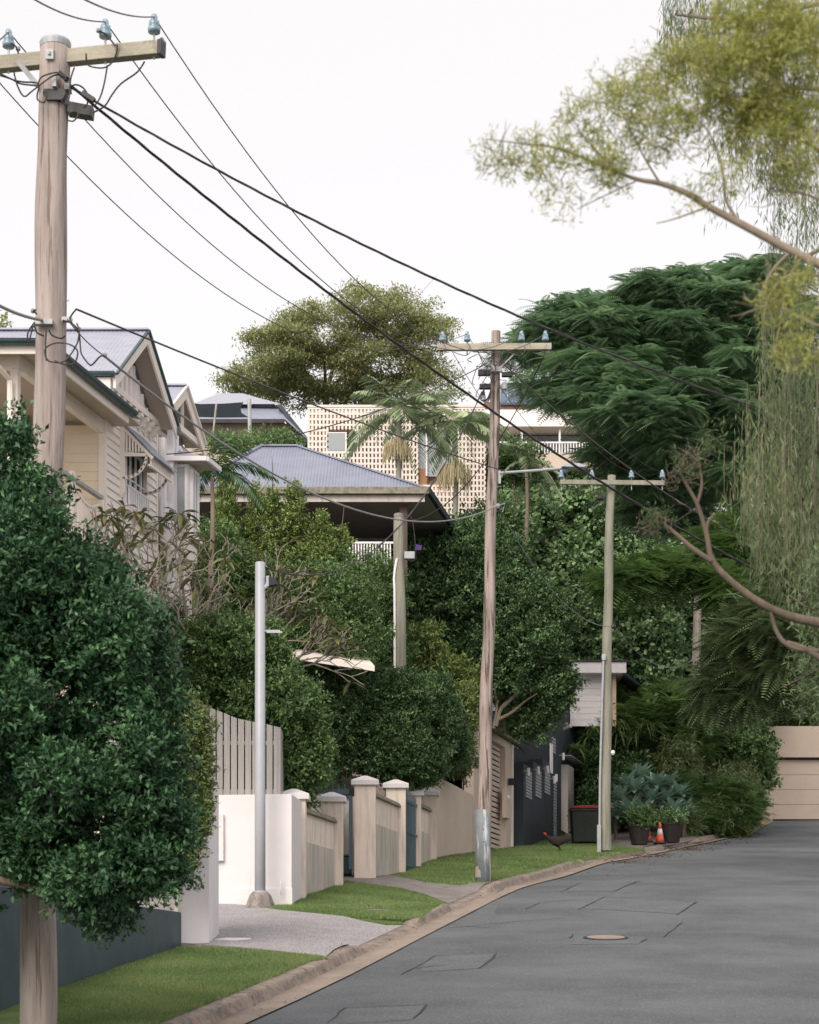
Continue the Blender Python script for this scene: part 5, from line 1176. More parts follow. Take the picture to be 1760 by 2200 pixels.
def leaves(name, blobs, mat, parent, nclump=3000, per=24, csize=.18, L=.07, Wd=.4, seed=0, up=.35, droop=0., proto=LEAF, shell=(.62,1.06), back=.35, lump=.14, flat=.5, spread=.8, inner=.0, shoot=True, sub={}):
    r = np.random.default_rng(seed)
    if sub is not None: blobs = expand(blobs, r, **{**SUBS, **sub})
    c, n = sample(blobs, nclump, r, shell, back, lump)
    ax = nrm(n*.8+A([0,0,up])+r.normal(0,.45,n.shape)); cl = r.normal(0,.16,nclump)
    ci = np.repeat(np.arange(nclump), per); s = r.random(len(ci))
    if shoot:   # leaves set along short shoots
        off_ = ax[ci]*(s[:,None]-.35)*csize*2.2+r.normal(0,.28,(len(ci),3))*csize*A([1,1,.7])
    else: off_ = r.normal(0,1,(len(ci),3))*csize*A([1,1,flat])
    p = c[ci]+off_; d = nrm(ax[ci]*.6+r.normal(0,spread,(len(ci),3))+A([0,0,-droop]))
    upv = nrm(n[ci]*.5+A([0,0,.7])+r.normal(0,.45,d.shape)); Mx = frames(d, upv)
    ln = L*(.6+.7*r.random(len(ci))); S = np.stack([ln, ln*Wd*(.8+.4*r.random(len(ci))), ln], 1)
    v, f = inst(proto[0], proto[1], Mx, p, S)
    tint = np.clip(.42+cl[ci]+r.normal(0,.15,len(ci))+(.22*(s > .8)*(r.random(nclump)[ci] > .35)), 0, 1)
    return mkobj(name, v, f, mat, parent, tint=tint)
def limbs(name, base, fork, targets, r0, mat, parent, seed=0, twigs=3, rt=.012, n=6):
    r = np.random.default_rng(seed); m = MB(); base, fork = A(base,float), A(fork,float)
    m.tube(smoothpath([base, (base+fork)/2+r.normal(0,.05,3), fork],4), list(np.linspace(r0, r0*.75, 9)), 10)
    for q in targets:
        q = A(q,float); mid = (fork+q)/2+r.normal(0,.12,3)*np.linalg.norm(q-fork)*.5+A([0,0,.08*np.linalg.norm(q-fork)])
        path = smoothpath([fork, mid, q],4); m.tube(path, list(np.linspace(r0*.5, max(rt,r0*.12), len(path))), 7)
        for _ in range(twigs):
            e = q+r.normal(0,.14,3)*np.linalg.norm(q-fork); s0 = path[r.integers(4,len(path))]; m.tube(smoothpath([s0,(s0+e)/2+r.normal(0,.05,3),e],3), list(np.linspace(rt*1.5,rt*.5,7)), 5)
    return m.build(name, mat, parent, smooth=True)
# feathery frond: rachis with many narrow leaflets, drooping
def frond_proto(npair=11, droop=.35, lw=.34, ww=.085, tilt=.12):
    v = []; f = []
    for i in range(npair):
        t_ = (i+.6)/npair; x = t_; z = .12*t_-droop*t_*t_; ln = lw*math.sin(math.pi*(.12+.8*t_))**.8
        for s in (-1,1):
            a = A([x,0,z]); d = nrm(A([.35,s,-tilt])); e = a+d*ln; w_ = A([ww/2,0,0]); k = len(v); mid = a+d*ln*.5
            v += [a-w_*.3, mid-w_, e, mid+w_]; f.append([k,k+1,k+2,k+3] if s < 0 else [k+3,k+2,k+1,k])
    k = len(v); v += [A([0,-.006,0]),A([1,-.003,.12-droop]),A([1,.003,.12-droop]),A([0,.006,0])]; f.append([k,k+1,k+2,k+3]) if False else None
    return A(v), A(f)
def fronds(name, blobs, mat, parent, nclump, per=7, size=.55, seed=0, droop=.35, up=.5, shell=(.5,1.05), back=.35, lump=.14, proto=None, elev=.25, jit=.25, flatn=.6, outw=.5, sub={}):
    r = np.random.default_rng(seed)
    if sub is not None: blobs = expand(blobs, r, **{**SUBS, **sub})
    c, n = sample(blobs, nclump, r, shell, back, lump); pv, pf = proto or frond_proto(droop=droop)
    ci = np.repeat(np.arange(nclump), per); az = np.tile(np.arange(per)/per*2*np.pi, nclump)+r.random(nclump)[ci]*6.28+r.normal(0,.25,len(ci))
    d = np.c_[np.cos(az), np.sin(az), np.full(len(ci), elev)]+n[ci]*outw+r.normal(0,jit,(len(ci),3)); upv = np.c_[r.normal(0,.2,(len(ci),2)), np.ones(len(ci))]
    Mx = frames(nrm(d), upv); S = size*(.65+.6*r.random(len(ci)))*(.85+.3*r.random(nclump))[ci]
    v, f = inst(pv, pf, Mx, c[ci], S); cl = r.normal(0,.17,nclump); tf = np.clip(.48+1.25*cl[ci]+r.normal(0,.12,len(ci)),0,1)
    return mkobj(name, v, f, mat, parent, tint=np.repeat(tf, len(pf)))
LM = dict(
 dark=leafmat('leaf_dark_glossy', (0.021,0.057,0.028), (0.051,0.122,0.054), (0.134,0.274,0.110), .16, .5, .35),
 hedgey=leafmat('leaf_hedge_olive', (0.077,0.112,0.032), (0.179,0.225,0.076), (0.333,0.401,0.150), .22, .45),
 mid=leafmat('leaf_mid_green', (0.062,0.110,0.039), (0.123,0.208,0.072), (0.234,0.360,0.125), .2, .45),
 deep=leafmat('leaf_deep_green', (0.038,0.072,0.029), (0.079,0.145,0.057), (0.175,0.290,0.105), .15, .45),
 lilly=leafmat('leaf_lilly', (0.091,0.128,0.032), (0.180,0.255,0.077), (0.379,0.449,0.143), .2, .45),
 feath=leafmat('leaf_poinciana', (0.123,0.198,0.112), (0.231,0.366,0.208), (0.428,0.593,0.325), .28, .55),
 jaca=leafmat('leaf_far_tree', (0.192,0.225,0.091), (0.348,0.375,0.169), (0.504,0.512,0.260), .45, .6),
 vine=leafmat('leaf_vine', (0.084,0.160,0.066), (0.175,0.288,0.131), (0.342,0.482,0.217), .2, .5),
 weep=leafmat('leaf_weeping', (0.053,0.095,0.042), (0.121,0.175,0.074), (0.231,0.260,0.126), .3, .6),
 gold=leafmat('leaf_golden', (.18,.24,.07), (.42,.43,.13), (.75,.69,.27), .5, .6),
 palm=leafmat('leaf_palm', (0.185,0.251,0.146), (0.404,0.504,0.289), (0.729,0.827,0.500), .25, .4, .5),
 palmg=leafmat('leaf_small_palm', (0.048,0.099,0.042), (0.094,0.186,0.071), (0.172,0.298,0.115), .25, .4, .5),
 straw=leafmat('palm_flower', (.26,.22,.12), (.4,.34,.2), (.52,.46,.3), .2, .8),
 agave=leafmat('leaf_agave', (0.132,0.207,0.158), (0.226,0.346,0.264), (0.392,0.533,0.401), .1, .4, .5),
 ferny=leafmat('leaf_fern', (0.083,0.149,0.051), (0.161,0.264,0.086), (0.273,0.421,0.139), .25, .5),
 bamboo=leafmat('leaf_bamboo', (0.066,0.112,0.043), (0.142,0.200,0.074), (0.317,0.317,0.146), .25, .5),
 cord=leafmat('leaf_cordyline', (.025,.012,.014), (.05,.02,.022), (.08,.03,.03), .1, .4),
 frang=leafmat('leaf_frangipani', (.09,.13,.05), (.18,.2,.08), (.28,.25,.11), .2, .45),
 dfeath=leafmat('leaf_dark_feather', (0.073,0.101,0.048), (0.134,0.191,0.088), (0.249,0.335,0.134), .18, .55),
)
def tree(name, label, blobs, kw, trunkbase=None, trunkto=None, r0=.12, bark='bark', cat='tree', group=None, fn=leaves, crown='crown', ntarget=8, seed=0, twigs=3):
    bs = A([b[0] for b in blobs]); c = bs.mean(0)
    base = A(trunkbase,float) if trunkbase is not None else A([c[0], c[1]+.3, float(hillz(c[0],c[1]))])
    t = thing(name, base, label, cat, group)
    fn(crown, blobs, parent=t, seed=seed, **kw)
    if r0:
        fork = A(trunkto,float) if trunkto is not None else base+(c-base)*.5
        r = np.random.default_rng(seed+50); tg_ = []
        for b in blobs[:ntarget]: tg_.append(b[0]+r.normal(0,.25,3)*b[1])
        limbs('trunk', base-A([0,0,.3]), fork, tg_, r0, M[bark], t, seed, twigs)
    return t
# ---------------------------------------------------------------- foreground dark tree
bl = [blob(95,1040,19,26,40,.3,.25),blob(225,1225,19,45,35,.4,.35),blob(330,1345,19,42,40,.4,.35),blob(255,1290,19,40,30,.4,.3),blob(25,925,19,30,36,.3,.3),blob(375,1440,19,25,40,.3,.25),blob(372,1800,18.8,30,40,.3,.3),blob(150,1925,18.8,30,36,.3,.3),blob(15,1020,19,60,100,.5),blob(65,1140,19,90,85,.8),blob(140,1230,19,85,95,.8),blob(30,1310,19,130,150,1),blob(185,1350,19,130,115,1),blob(285,1455,19,78,100,.8),blob(80,1510,19,190,150,1.2),blob(280,1610,19,105,125,.9),
 blob(100,1700,19,190,140,1.2),blob(300,1770,19,88,105,.8),blob(325,1862,18.8,66,50,.6),blob(225,1890,18.8,90,76,.6),blob(60,1830,19,90,75,.7),blob(215,1980,18.8,32,52,.3,.5),blob(265,1955,18.8,28,45,.3,.5),blob(-80,1500,19.5,140,400,1.2),blob(335,1640,19,45,70,.5)]
tree('broadleaf_tree', 'large dark glossy leaved tree in the left foreground hiding the big pole', bl, dict(mat=LM['dark'], nclump=8200, per=27, csize=.105, L=.066, Wd=.44, shell=(.5,1.12), lump=.22, sub=dict(k=12,rf=.34,fill=.1,out=.84)), trunkbase=(-5.6,19.3,-.6), trunkto=(-4.6,19.3,1.2), r0=.16, seed=1, ntarget=9, twigs=0)
# clipped hedge over the gate wall
bl = [blob(415,1640,29,42,120,.6),blob(375,1600,29,50,90,.7),blob(420,1740,29,34,80,.5),blob(400,1560,29,50,45,.6),blob(330,1750,29,70,150,.7),blob(405,1830,29,22,60,.35,.6)]
tree('clipped_hedge', 'olive green clipped hedge growing above and over the white gate wall', bl, dict(mat=LM['hedgey'], nclump=4600, per=22, csize=.10, L=.055, Wd=.5, lump=.06, shell=(.6,1.02), sub=dict(k=16,rf=.3,fill=.7,out=.72)), trunkbase=(-4.0,29.9,1.2), r0=.05, cat='hedge', crown='foliage', seed=2)
# big shrub behind the picket fence
bl = [blob(430,1450,38.8,70,45,.7),blob(460,1400,38.9,90,60,1),blob(540,1440,38.9,90,90,1),blob(430,1470,38.9,70,60,.8),blob(600,1500,38.9,70,90,1),blob(640,1570,38.9,50,100,.8),blob(560,1540,38.9,80,60,.8),blob(660,1640,38.9,40,60,.7),blob(400,1500,38.9,60,60,.8),blob(620,1680,39.2,60,45,.6),blob(370,1420,39.2,60,90,.8)]
tree('broad_shrub', 'broad mid green shrub spilling over the top of the picket fence', bl, dict(mat=LM['mid'], nclump=6200, per=22, csize=.16, L=.09, Wd=.45), r0=.08, cat='shrub', crown='foliage', seed=3)
# rounded hedge above the stepped wall
bl = [blob(720,1545,47,62,92,1.0),blob(790,1535,47.5,85,88,1.2),blob(870,1530,48,85,88,1.2),blob(940,1545,48.5,55,92,1.1),blob(830,1610,47.5,130,72,1.1),blob(740,1485,47.5,70,36,.9),blob(840,1478,48,90,34,.9),blob(925,1490,48.5,50,36,.8),blob(890,1650,48,80,46,.6),blob(975,1590,50,30,75,.6),blob(700,1610,47,40,60,.7)]
tree('clipped_hedge', 'big rounded dark green hedge bulging over the stepped cream wall', bl, dict(mat=LM['deep'], nclump=8500, per=22, csize=.14, L=.085, Wd=.42, lump=.07, shell=(.62,1.03), sub=dict(k=16,rf=.3,fill=.7,out=.72)), r0=.07, cat='hedge', crown='foliage', seed=4, bark='barkp')
bl = [blob(985,1590,51,26,80,.4),blob(1000,1520,51,18,30,.3)]
tree('pale_shrub', 'yellowish loose shrub at the right edge of the rounded hedge by the blank wall', bl, dict(mat=LM['hedgey'], nclump=900, per=22, csize=.16, L=.13, Wd=.25, droop=.2), trunkbase=(.5,52.6,4), trunkto=P(970,1590,52.5), r0=.02, cat='shrub', crown='foliage', seed=5)
# conical lilly pillies in front of the grey roofed house
k = 0
lab = ['leftmost slender shrub standing below the small palm','slender pointed shrub second from left before the grey roofed house','slender pointed shrub third from left before the grey roofed house','tall pointed shrub overlapping the left verandah post','broad pointed shrub before the middle of the verandah','rightmost rounded shrub just left of the verandah balustrade']
for (x,yt,yb,rx) in ((490,1010,1400,38),(548,1055,1400,32),(580,1060,1400,30),(632,1055,1420,44),(690,1130,1430,62),(735,1150,1430,44)):
    n_ = 6; bl = [blob(x+(4*math.sin(i*2+k)), yt+25+(yb-yt)*i/n_, 48+.2*(k%2), rx*(.38+.62*min(1,i/2.6)), 42, .35+.1*min(i,3)) for i in range(n_+1)]
    tree('conical_shrub', lab[k], bl, dict(mat=LM['lilly'], nclump=int(36*rx), per=20, csize=.12, L=.085, Wd=.42, up=1.0), r0=.05, cat='shrub', crown='foliage', group='pointed shrubs before the grey roofed house', seed=10+k); k += 1
bl = [blob(480,1230,46.5,70,110,.8),blob(560,1300,46.5,90,80,.8),blob(660,1330,46.5,100,90,.9),blob(740,1330,46.5,70,110,.8),blob(800,1290,51.5,60,90,.8),blob(800,1380,51.5,70,50,.7),blob(740,1250,48,40,50,.5)]
tree('dense_shrub', 'dense dark shrub mass in the garden behind the bare frangipani branches', bl, dict(mat=LM['mid'], nclump=6200, per=20, csize=.15, L=.085, Wd=.42), r0=.07, cat='shrub', crown='foliage', seed=20)
# big dark tree in the centre
bl = [blob(880,1245,55.5,50,45,.8),blob(930,1215,55.5,70,50,.8),blob(880,1290,55.5,50,60,.8),blob(930,1290,56,90,120,1.4),blob(1010,1250,56,100,110,1.5),blob(1090,1300,56,75,100,1.4),blob(1165,1390,56,60,80,1.2),blob(1080,1420,56,110,80,1.4),blob(960,1400,56,100,70,1.3),blob(1185,1480,56,48,42,.9),blob(1135,1545,56,52,34,.7),blob(850,1350,56,55,110,1),blob(1010,1205,56.5,100,44,1),blob(1195,1340,56.3,30,50,.7)]
bl_c = bl
t = tree('fig_tree', 'large dense dark green tree filling the centre behind the second pole', bl, dict(mat=LM['deep'], nclump=9800, per=24, csize=.19, L=.11, Wd=.45), trunkbase=(2.4,60.5,4.8), trunkto=P(1080,1530,58), r0=.14, bark='barkp', seed=21, twigs=2)
m = MB()
for pts, r0 in (([(1065,1560),(1078,1520),(1100,1500),(1125,1470)],.06),([(1060,1565),(1068,1520),(1062,1480)],.05),([(1072,1545),(1100,1530),(1130,1505),(1155,1490)],.05),([(1080,1520),(1110,1490),(1118,1460)],.04)):
    sp = smoothpath([P(x,y,55.2) for x,y in pts],4); m.tube(sp, list(np.linspace(r0,r0*.4,len(sp))), 7)
m.build('bare_limbs', M['barkp'], t)
bl = [blob(880,1400,53.5,60,50,.6),blob(920,1430,53.5,60,40,.6),blob(990,1480,53.5,40,40,.5)]
tree('pale_shrub', 'lighter loose leafed shrub right of the short mossy service pole', bl, dict(mat=LM['lilly'], nclump=800, per=16, csize=.2, L=.15, Wd=.28), r0=.04, cat='shrub', crown='foliage', seed=22)
bl = [blob(1090,1590,60,60,40,.6),blob(1160,1600,60,40,30,.6)]
# vine covered trees
bl = [blob(1130,1080,70.5,70,70,1.5),blob(1210,1110,70.5,90,100,1.6),blob(1300,1130,70.5,90,110,1.6),blob(1230,1230,69.5,90,90,1.5),blob(1340,1270,69.5,90,100,1.6),blob(1290,1370,69.0,90,60,1.3),blob(1390,1360,69.5,70,70,1.3),blob(1410,1230,70.5,70,90,1.4),blob(1100,1170,68.5,50,90,1),blob(1180,1320,68.5,60,80,1),blob(1400,1450,69.5,50,45,1)]
tree('vine_tree', 'vine draped tree mass with big pale leaves behind the third pole', bl, dict(mat=LM['vine'], nclump=7800, per=18, csize=.25, L=.17, Wd=.75, lump=.2), r0=.1, seed=23, trunkbase=(7.6,74,8))
# poinciana
bl = [blob(1200,724,58,75,50,1.3),blob(1150,760,58,60,30,.6),blob(1290,704,58,110,55,1.6),blob(1400,684,58,110,55,1.8),blob(1510,664,58,120,55,1.8),blob(1620,634,58,100,50,1.6),blob(1300,794,58,130,70,1.8),blob(1430,794,58,130,80,2),blob(1560,774,58,110,90,2),blob(1310,850,57,70,55,1.2),blob(1360,880,57,120,80,1.8),blob(1480,900,57,110,90,1.8),blob(1580,900,58,90,100,1.6),
 blob(1400,980,58,110,60,1.4),blob(1520,1020,58,100,70,1.4),blob(1200,850,57,45,22,.25),blob(1340,960,58,60,50,.9),blob(1450,1080,60,110,80,1.4),blob(1680,684,58,70,90,1.6),blob(1160,824,57,40,22,.3),blob(1690,814,58,60,100,1.5)]
tree('poinciana_tree', 'wide feathery dark green poinciana towering above the road on the right', bl, dict(mat=LM['feath'], nclump=4600, per=8, size=.66, droop=.4, shell=(.5,1.03), elev=.02, jit=.14, outw=.25, proto=frond_proto(15,.45,.3,.05,.2), sub=dict(k=11,rf=.4,flat=.25,fill=.05,out=.82)), trunkbase=(20,61,4.8), trunkto=(14,60,14), r0=.28, fn=fronds, seed=30, ntarget=20, twigs=0)
bl = [blob(1350,1250,56,70,20,.5),blob(1430,1232,56.5,70,22,.6),blob(1580,1280,56.5,55,45,1),blob(1600,1180,57,80,70,1),blob(1640,1300,56.5,60,40,.9)]
tree('feathery_tree', 'light green feathery branches reaching left in front of the fourth pole', bl, dict(mat=LM['ferny'], nclump=900, per=7, size=.7, droop=.5, elev=.1), trunkbase=(18.5,57,4.3), trunkto=(13.5,57,10), r0=.1, fn=fronds, seed=31, twigs=0)
# dark feathery boughs low on the right
bl = [blob(1590,1400,46,52,44,.9),blob(1640,1380,46,80,65,1.3),blob(1710,1350,46,90,90,1.4),blob(1610,1460,46,64,32,.8),blob(1680,1445,46,100,40,1.2),blob(1540,1470,46,40,16,.3),blob(1740,1430,46,60,56,1),blob(1710,1250,46.5,70,70,1),blob(1560,1505,46,50,13,.25)]
tree('drooping_tree', 'very dark feathery boughs overhanging the road before the tan garage', bl, dict(mat=LM['dfeath'], nclump=2300, per=7, size=.6, proto=frond_proto(14,.55,.3,.05,.25), droop=.55, elev=-.05, jit=.35, shell=(.4,1.05), lump=.25), trunkbase=(15,46.5,3), trunkto=(12.5,46.5,9), r0=.2, fn=fronds, seed=32, ntarget=9, twigs=0)
# far rounded tree on the ridge
bl = [blob(600,770,86,90,55,2.4),blob(560,810,86,85,35,2),blob(690,720,86,90,55,2.4),blob(780,670,86,80,45,2.4),blob(860,690,86,75,55,2.2),blob(910,740,86,60,70,2),blob(820,760,87,110,70,2.4),blob(700,810,87,120,55,2.2),blob(940,830,86,50,60,1.5),blob(520,820,86,45,25,1.2),blob(640,850,88,90,30,1.4),blob(840,850,88,120,40,1.6)]
tree('rain_tree', 'wide rounded olive brown tree on the ridge behind the breeze block building', bl, dict(mat=LM['jaca'], nclump=5000, per=16, csize=.24, L=.15, Wd=.4, lump=.2, shell=(.5,1.04), shoot=False, flat=.3, sub=dict(k=18,rf=.29,flat=.38,fill=.05,out=.72)), trunkbase=(-3.4,88,20), trunkto=P(700,850,88), r0=.2, bark='barkp', seed=33, ntarget=12, twigs=5)
bl = [blob(-20,712,90,36,22,1),blob(-60,730,90,50,30,1)]
tree('distant_tree', 'tip of a distant olive tree at the left edge above the verandah gutter', bl, dict(mat=LM['jaca'], nclump=160, per=14, csize=.35, L=.25, Wd=.4), trunkbase=(-20,90,20), r0=.2, seed=34)
bl = [blob(480,958,56,40,12,.6),blob(570,950,57,55,10,.6),blob(615,955,57,35,10,.6),blob(540,965,55,60,12,.5)]
tree('low_shrub', 'bright low shrubs peeping over the ridge of the grey roof', bl, dict(mat=LM['ferny'], nclump=420, per=12, csize=.16, L=.13, Wd=.3), trunkbase=(-5,57.5,12), r0=.04, cat='shrub', crown='foliage', seed=35)
bl = [blob(1000,1165,59,50,26,.8),blob(1100,1000,64,50,40,.8),blob(1050,1150,59,60,50,.8)]
tree('garden_shrub', 'leafy shrubs in front of the foot of the breeze block screen', bl, dict(mat=LM['mid'], nclump=1500, per=16, csize=.2, L=.14, Wd=.4), r0=.05, cat='shrub', crown='foliage', seed=36)
# ---------------------------------------------------------------- palms
def palmfrond(m_v, m_f, base, az, L, elev, droop, r, nleaf=26, lw=.38, lwid=.03, hang=.5):
    out = []
    d = A([math.cos(az), math.sin(az), 0]); s_ = A([-d[1], d[0], 0]); pts = []
    for t_ in np.linspace(0,1,12): pts.append(base+d*L*t_*math.cos(elev*(1-t_*.3))+A([0,0,L*(math.sin(elev)*t_-droop*t_*t_)]))
    pts = A(pts)
    for i in range(nleaf):
        t_ = .12+.88*i/nleaf; j = t_*11; a = pts[int(j)]+(pts[min(int(j)+1,11)]-pts[int(j)])*(j-int(j)); tn = nrm(pts[min(int(j)+1,11)]-pts[max(int(j)-1,0)]); ln = lw*math.sin(math.pi*(.15+.75*t_))
        for sg in (-1,1):
            dd = nrm(tn*.6+s_*sg*.9+A([0,0,-hang*(.6+.8*r.random())])); w_ = nrm(np.cross(dd, A([0,0,1.])+s_*.2))*lwid; k = len(m_v)
            b_ = a; e = a+dd*ln+A([0,0,-.12*ln*hang]); mid = a+dd*ln*.55
            m_v += [b_, mid-w_, e, mid+w_]; m_f.append((k,k+1,k+2,k+3))
    return pts
def palm(name, label, crown, base, L, nf, r0, seed, mat, crownshaft=True, flower=None, group=None, lw=.38, lwid=.03, upb=0., side=None):
    r = np.random.default_rng(seed); t = thing(name, base, label, 'palm', group); crown = A(crown,float); base = A(base,float)
    m = MB(); m.tube(smoothpath([base-A([0,0,.5]), (base+crown)/2+A([.05,0,0]), crown-A([0,0,.1])],6), list(np.linspace(r0,r0*.7,13)), 12); m.build('trunk', M['barkp'] if not crownshaft else M['woodg'], t, smooth=True)
    if crownshaft: m = MB(); m.lathe(crown-A([0,0,1.0]), [(r0*.72,0),(r0*1.05,.25),(r0*.8,.75),(r0*.45,1.05)], 12); m.build('crownshaft', M['woodg'], t, smooth=True)
    for i in range(nf):
        az = i*2.4+r.normal(0,.2); el = r.uniform(.1,1.15)+upb; V, F_ = [], []
        pts = palmfrond(V, F_, crown, az, L*(.8+.35*r.random()), el, .35+.75*max(0,1-el)+r.uniform(0,.25), r, lw=lw, lwid=lwid)
        o = mkobj('frond', A(V), A(F_), mat, t, tint=np.full(len(F_), np.clip(.5+r.normal(0,.22),0,1)))
        mm = MB(); mm.tube(list(pts), list(np.linspace(.022,.006,12)), 4); mkobj('midrib', mm.v, mm.f, M['woodg'], t) if False else None
    if flower:
        V, F_ = [], []
        for cc, rad in flower:
            for i in range(300):
                az = r.random()*6.28; rr = rad*math.sqrt(r.random()); a = A(cc)+A([math.cos(az)*rr, math.sin(az)*rr, rad*.75*(1-(rr/rad)**2)]); ln = rad*(.5+.9*r.random()); k = len(V); w_ = A([.008,0,0]); a = a+r.normal(0,.05,3)
                mid = a+A([math.cos(az)*.05,math.sin(az)*.05,-ln*.5]); V += [a-w_,a+w_,mid+w_+A([0,0,-ln*.5]),mid-w_+A([0,0,-ln*.5])]; F_.append((k,k+1,k+2,k+3))
        mkobj('flower_cluster', A(V), A(F_), LM['straw'], t, tint=r.random(len(F_)))
    return t
palm('tall_palm', 'taller palm with hanging straw coloured flowers before the breeze block screen', P(857,885,57), P(851,1100,57), 1.75, 17, .085, 40, LM['palm'], True, [(P(853,965,56.8),.36)], lw=.62, lwid=.03, group='palms before the breeze block screen')
palm('tall_palm', 'second palm, lower and right of the taller one, with a hanging straw flower cluster', P(978,915,57.5), P(975,1150,57.5), 1.7, 17, .085, 41, LM['palm'], True, [(P(978,1015,57.2),.42)], lw=.62, lwid=.03, group='palms before the breeze block screen')
palm('small_palm', 'small bright green palm between the weatherboard house and the grey roof', P(456,1015,43.5), P(448,1260,43.5), 1.5, 15, .06, 42, LM['palmg'], False, lw=.45, lwid=.017, upb=.15)
palm('feather_palm', 'palm fronds in front of the balcony house right of the second pole', P(1130,990,63), P(1130,1150,63), 1.5, 12, .07, 43, LM['palm'], False, lw=.45, lwid=.02)
# strappy and rosette plants
def rosette(name, label, c, L, n, mat, wd, seed, cat='plant', droop=.4, elev=(.2,1.3), group=None, trunk=0, trunkmat='bark', parts='leaves', fold=1, count=1, spreadxy=0, hspread=0, fat=.35):
    r = np.random.default_rng(seed); t = thing(name, c, label, cat, group); V, F_, T_ = [], [], []
    for q in range(count):
        cc = A(c,float)+A([r.normal(0,spreadxy), r.normal(0,spreadxy*.6), trunk+abs(r.normal(0,hspread)) if count > 1 else trunk]); tq = np.clip(.5+r.normal(0,.18),0,1)
        for i in range(n):
            az = i*2.4+r.normal(0,.15); el = elev[0]+(elev[1]-elev[0])*(i/n)+r.normal(0,.08); d = A([math.cos(az)*math.cos(el), math.sin(az)*math.cos(el), math.sin(el)]); s_ = A([-math.sin(az), math.cos(az), 0]); ll = L*(.7+.5*r.random()); dr = droop*(.6+.8*r.random()); prev = None
            for k_ in range(5):
                t_ = k_/4; p = cc+d*ll*t_-A([0,0,dr*ll*t_*t_]); w_ = wd*(math.sin(math.pi*(.12+.88*min(t_/(2*fat),.5) if t_ < fat else .5+.5*(t_-fat)/(1-fat)))+.02)
                a, b_ = p-s_*w_, p+s_*w_; k = len(V); V += [a, b_]
                if k_: F_.append((k-2,k-1,k+1,k)); T_.append(np.clip(tq+r.normal(0,.08),0,1))
        if trunk: 
            pass
    mkobj(parts, A(V), A(F_), mat, t, tint=T_)
    if trunk: m = MB(); m.tube([A(c,float)-A([0,0,.2]), A(c,float)+A([.02,0,trunk])], [.06,.04], 8); m.build('stem', M[trunkmat], t)
    return t
rosette('fan_plant', 'spiky bright green plant behind the stepped wall at the open gateway', P(705,1690,43.2), .75, 46, LM['palmg'], .016, 50, droop=.25, elev=(.1,1.3))
rosette('arching_plant', 'small arching green plant leaning over the near coping of the stepped wall', P(665,1735,39.9), .5, 22, LM['palmg'], .018, 51, droop=.8, elev=(.1,1.0))
rosette('cordyline', 'dark red cordyline leaves above the charcoal fence wall', P(1115,1600,60.6), .85, 60, LM['cord'], .03, 52, droop=.5, count=5, spreadxy=.4, hspread=.7)
rosette('strappy_plant', 'narrow leaved strappy shrubs left of the third pole above the bin', P(1262,1640,66), .7, 34, LM['ferny'], .02, 53, droop=.6, count=7, spreadxy=.4, hspread=.9)
rosette('arching_grass', 'clump of tall arching tan grass on the bank right of the third pole', P(1350,1600,67), 1.25, 90, LM['bamboo'], .018, 54, droop=.8, count=6, spreadxy=.55, hspread=.5, elev=(.5,1.4))
def agaves(name, label, spots, L, seed):
    r = np.random.default_rng(seed); c = spots[0]; t = None
    V, F_, T_ = [], [], []
    base = A([P(*spots[0])[0], spots[0][2], float(G(spots[0][2]))]); t = thing(name, base, label, 'plant', 'blue grey agaves on the bank')
    for (x,y,d) in spots:
        cc = P(x,y,d); tq = np.clip(.5+r.normal(0,.16),0,1)
        for i in range(22):
            az = i*2.4+r.normal(0,.15); el = -.1+1.35*i/22; dd = A([math.cos(az)*math.cos(el), math.sin(az)*math.cos(el), math.sin(el)]); s_ = A([-math.sin(az), math.cos(az), 0]); ll = L*(.75+.4*r.random())
            for k_ in range(6):
                t_ = k_/5; p = cc+dd*ll*t_+A([0,0,ll*(-.25*t_*t_+.05*t_)]); w_ = L*.13*[.45,.75,1,.9,.55,.03][k_]; up_ = A([0,0,.35*w_]); k = len(V); V += [p-s_*w_+up_, p, p+s_*w_+up_]
                if k_: F_ += [(k-3,k-2,k+1,k),(k-2,k-1,k+2,k+1)]; q = np.clip(tq+r.normal(0,.05),0,1); T_ += [q,q]
    mkobj('leaves', A(V), A(F_), LM['agave'], t, tint=T_)
    for (x,y,d) in spots: m = MB(); cc = P(x,y,d); m.tube([cc, cc+A([r.normal(0,.1),.1,-.8])], [.05,.07], 7); m.build('stem', M['bark'], t)
agaves('agave_clump', 'large clump of blue grey agaves immediately right of the third pole', [(1330,1720,63),(1365,1700,63.5),(1350,1745,62),(1395,1722,63.5),(1345,1690,64.5),(1380,1750,62.5),(1320,1755,62.5),(1410,1690,64.5),(1375,1672,65.5)], .78, 60)
agaves('agave_clump', 'blue grey agaves behind the right dark pot and left of the fourth pole', [(1430,1720,64.5),(1460,1710,65.5),(1445,1745,63.5),(1470,1745,64),(1440,1690,66)], .72, 61)
agaves('agave_clump', 'small group of agaves higher on the bank right of the fourth pole', [(1530,1635,72),(1550,1655,71.5),(1515,1650,72)], .75, 62)
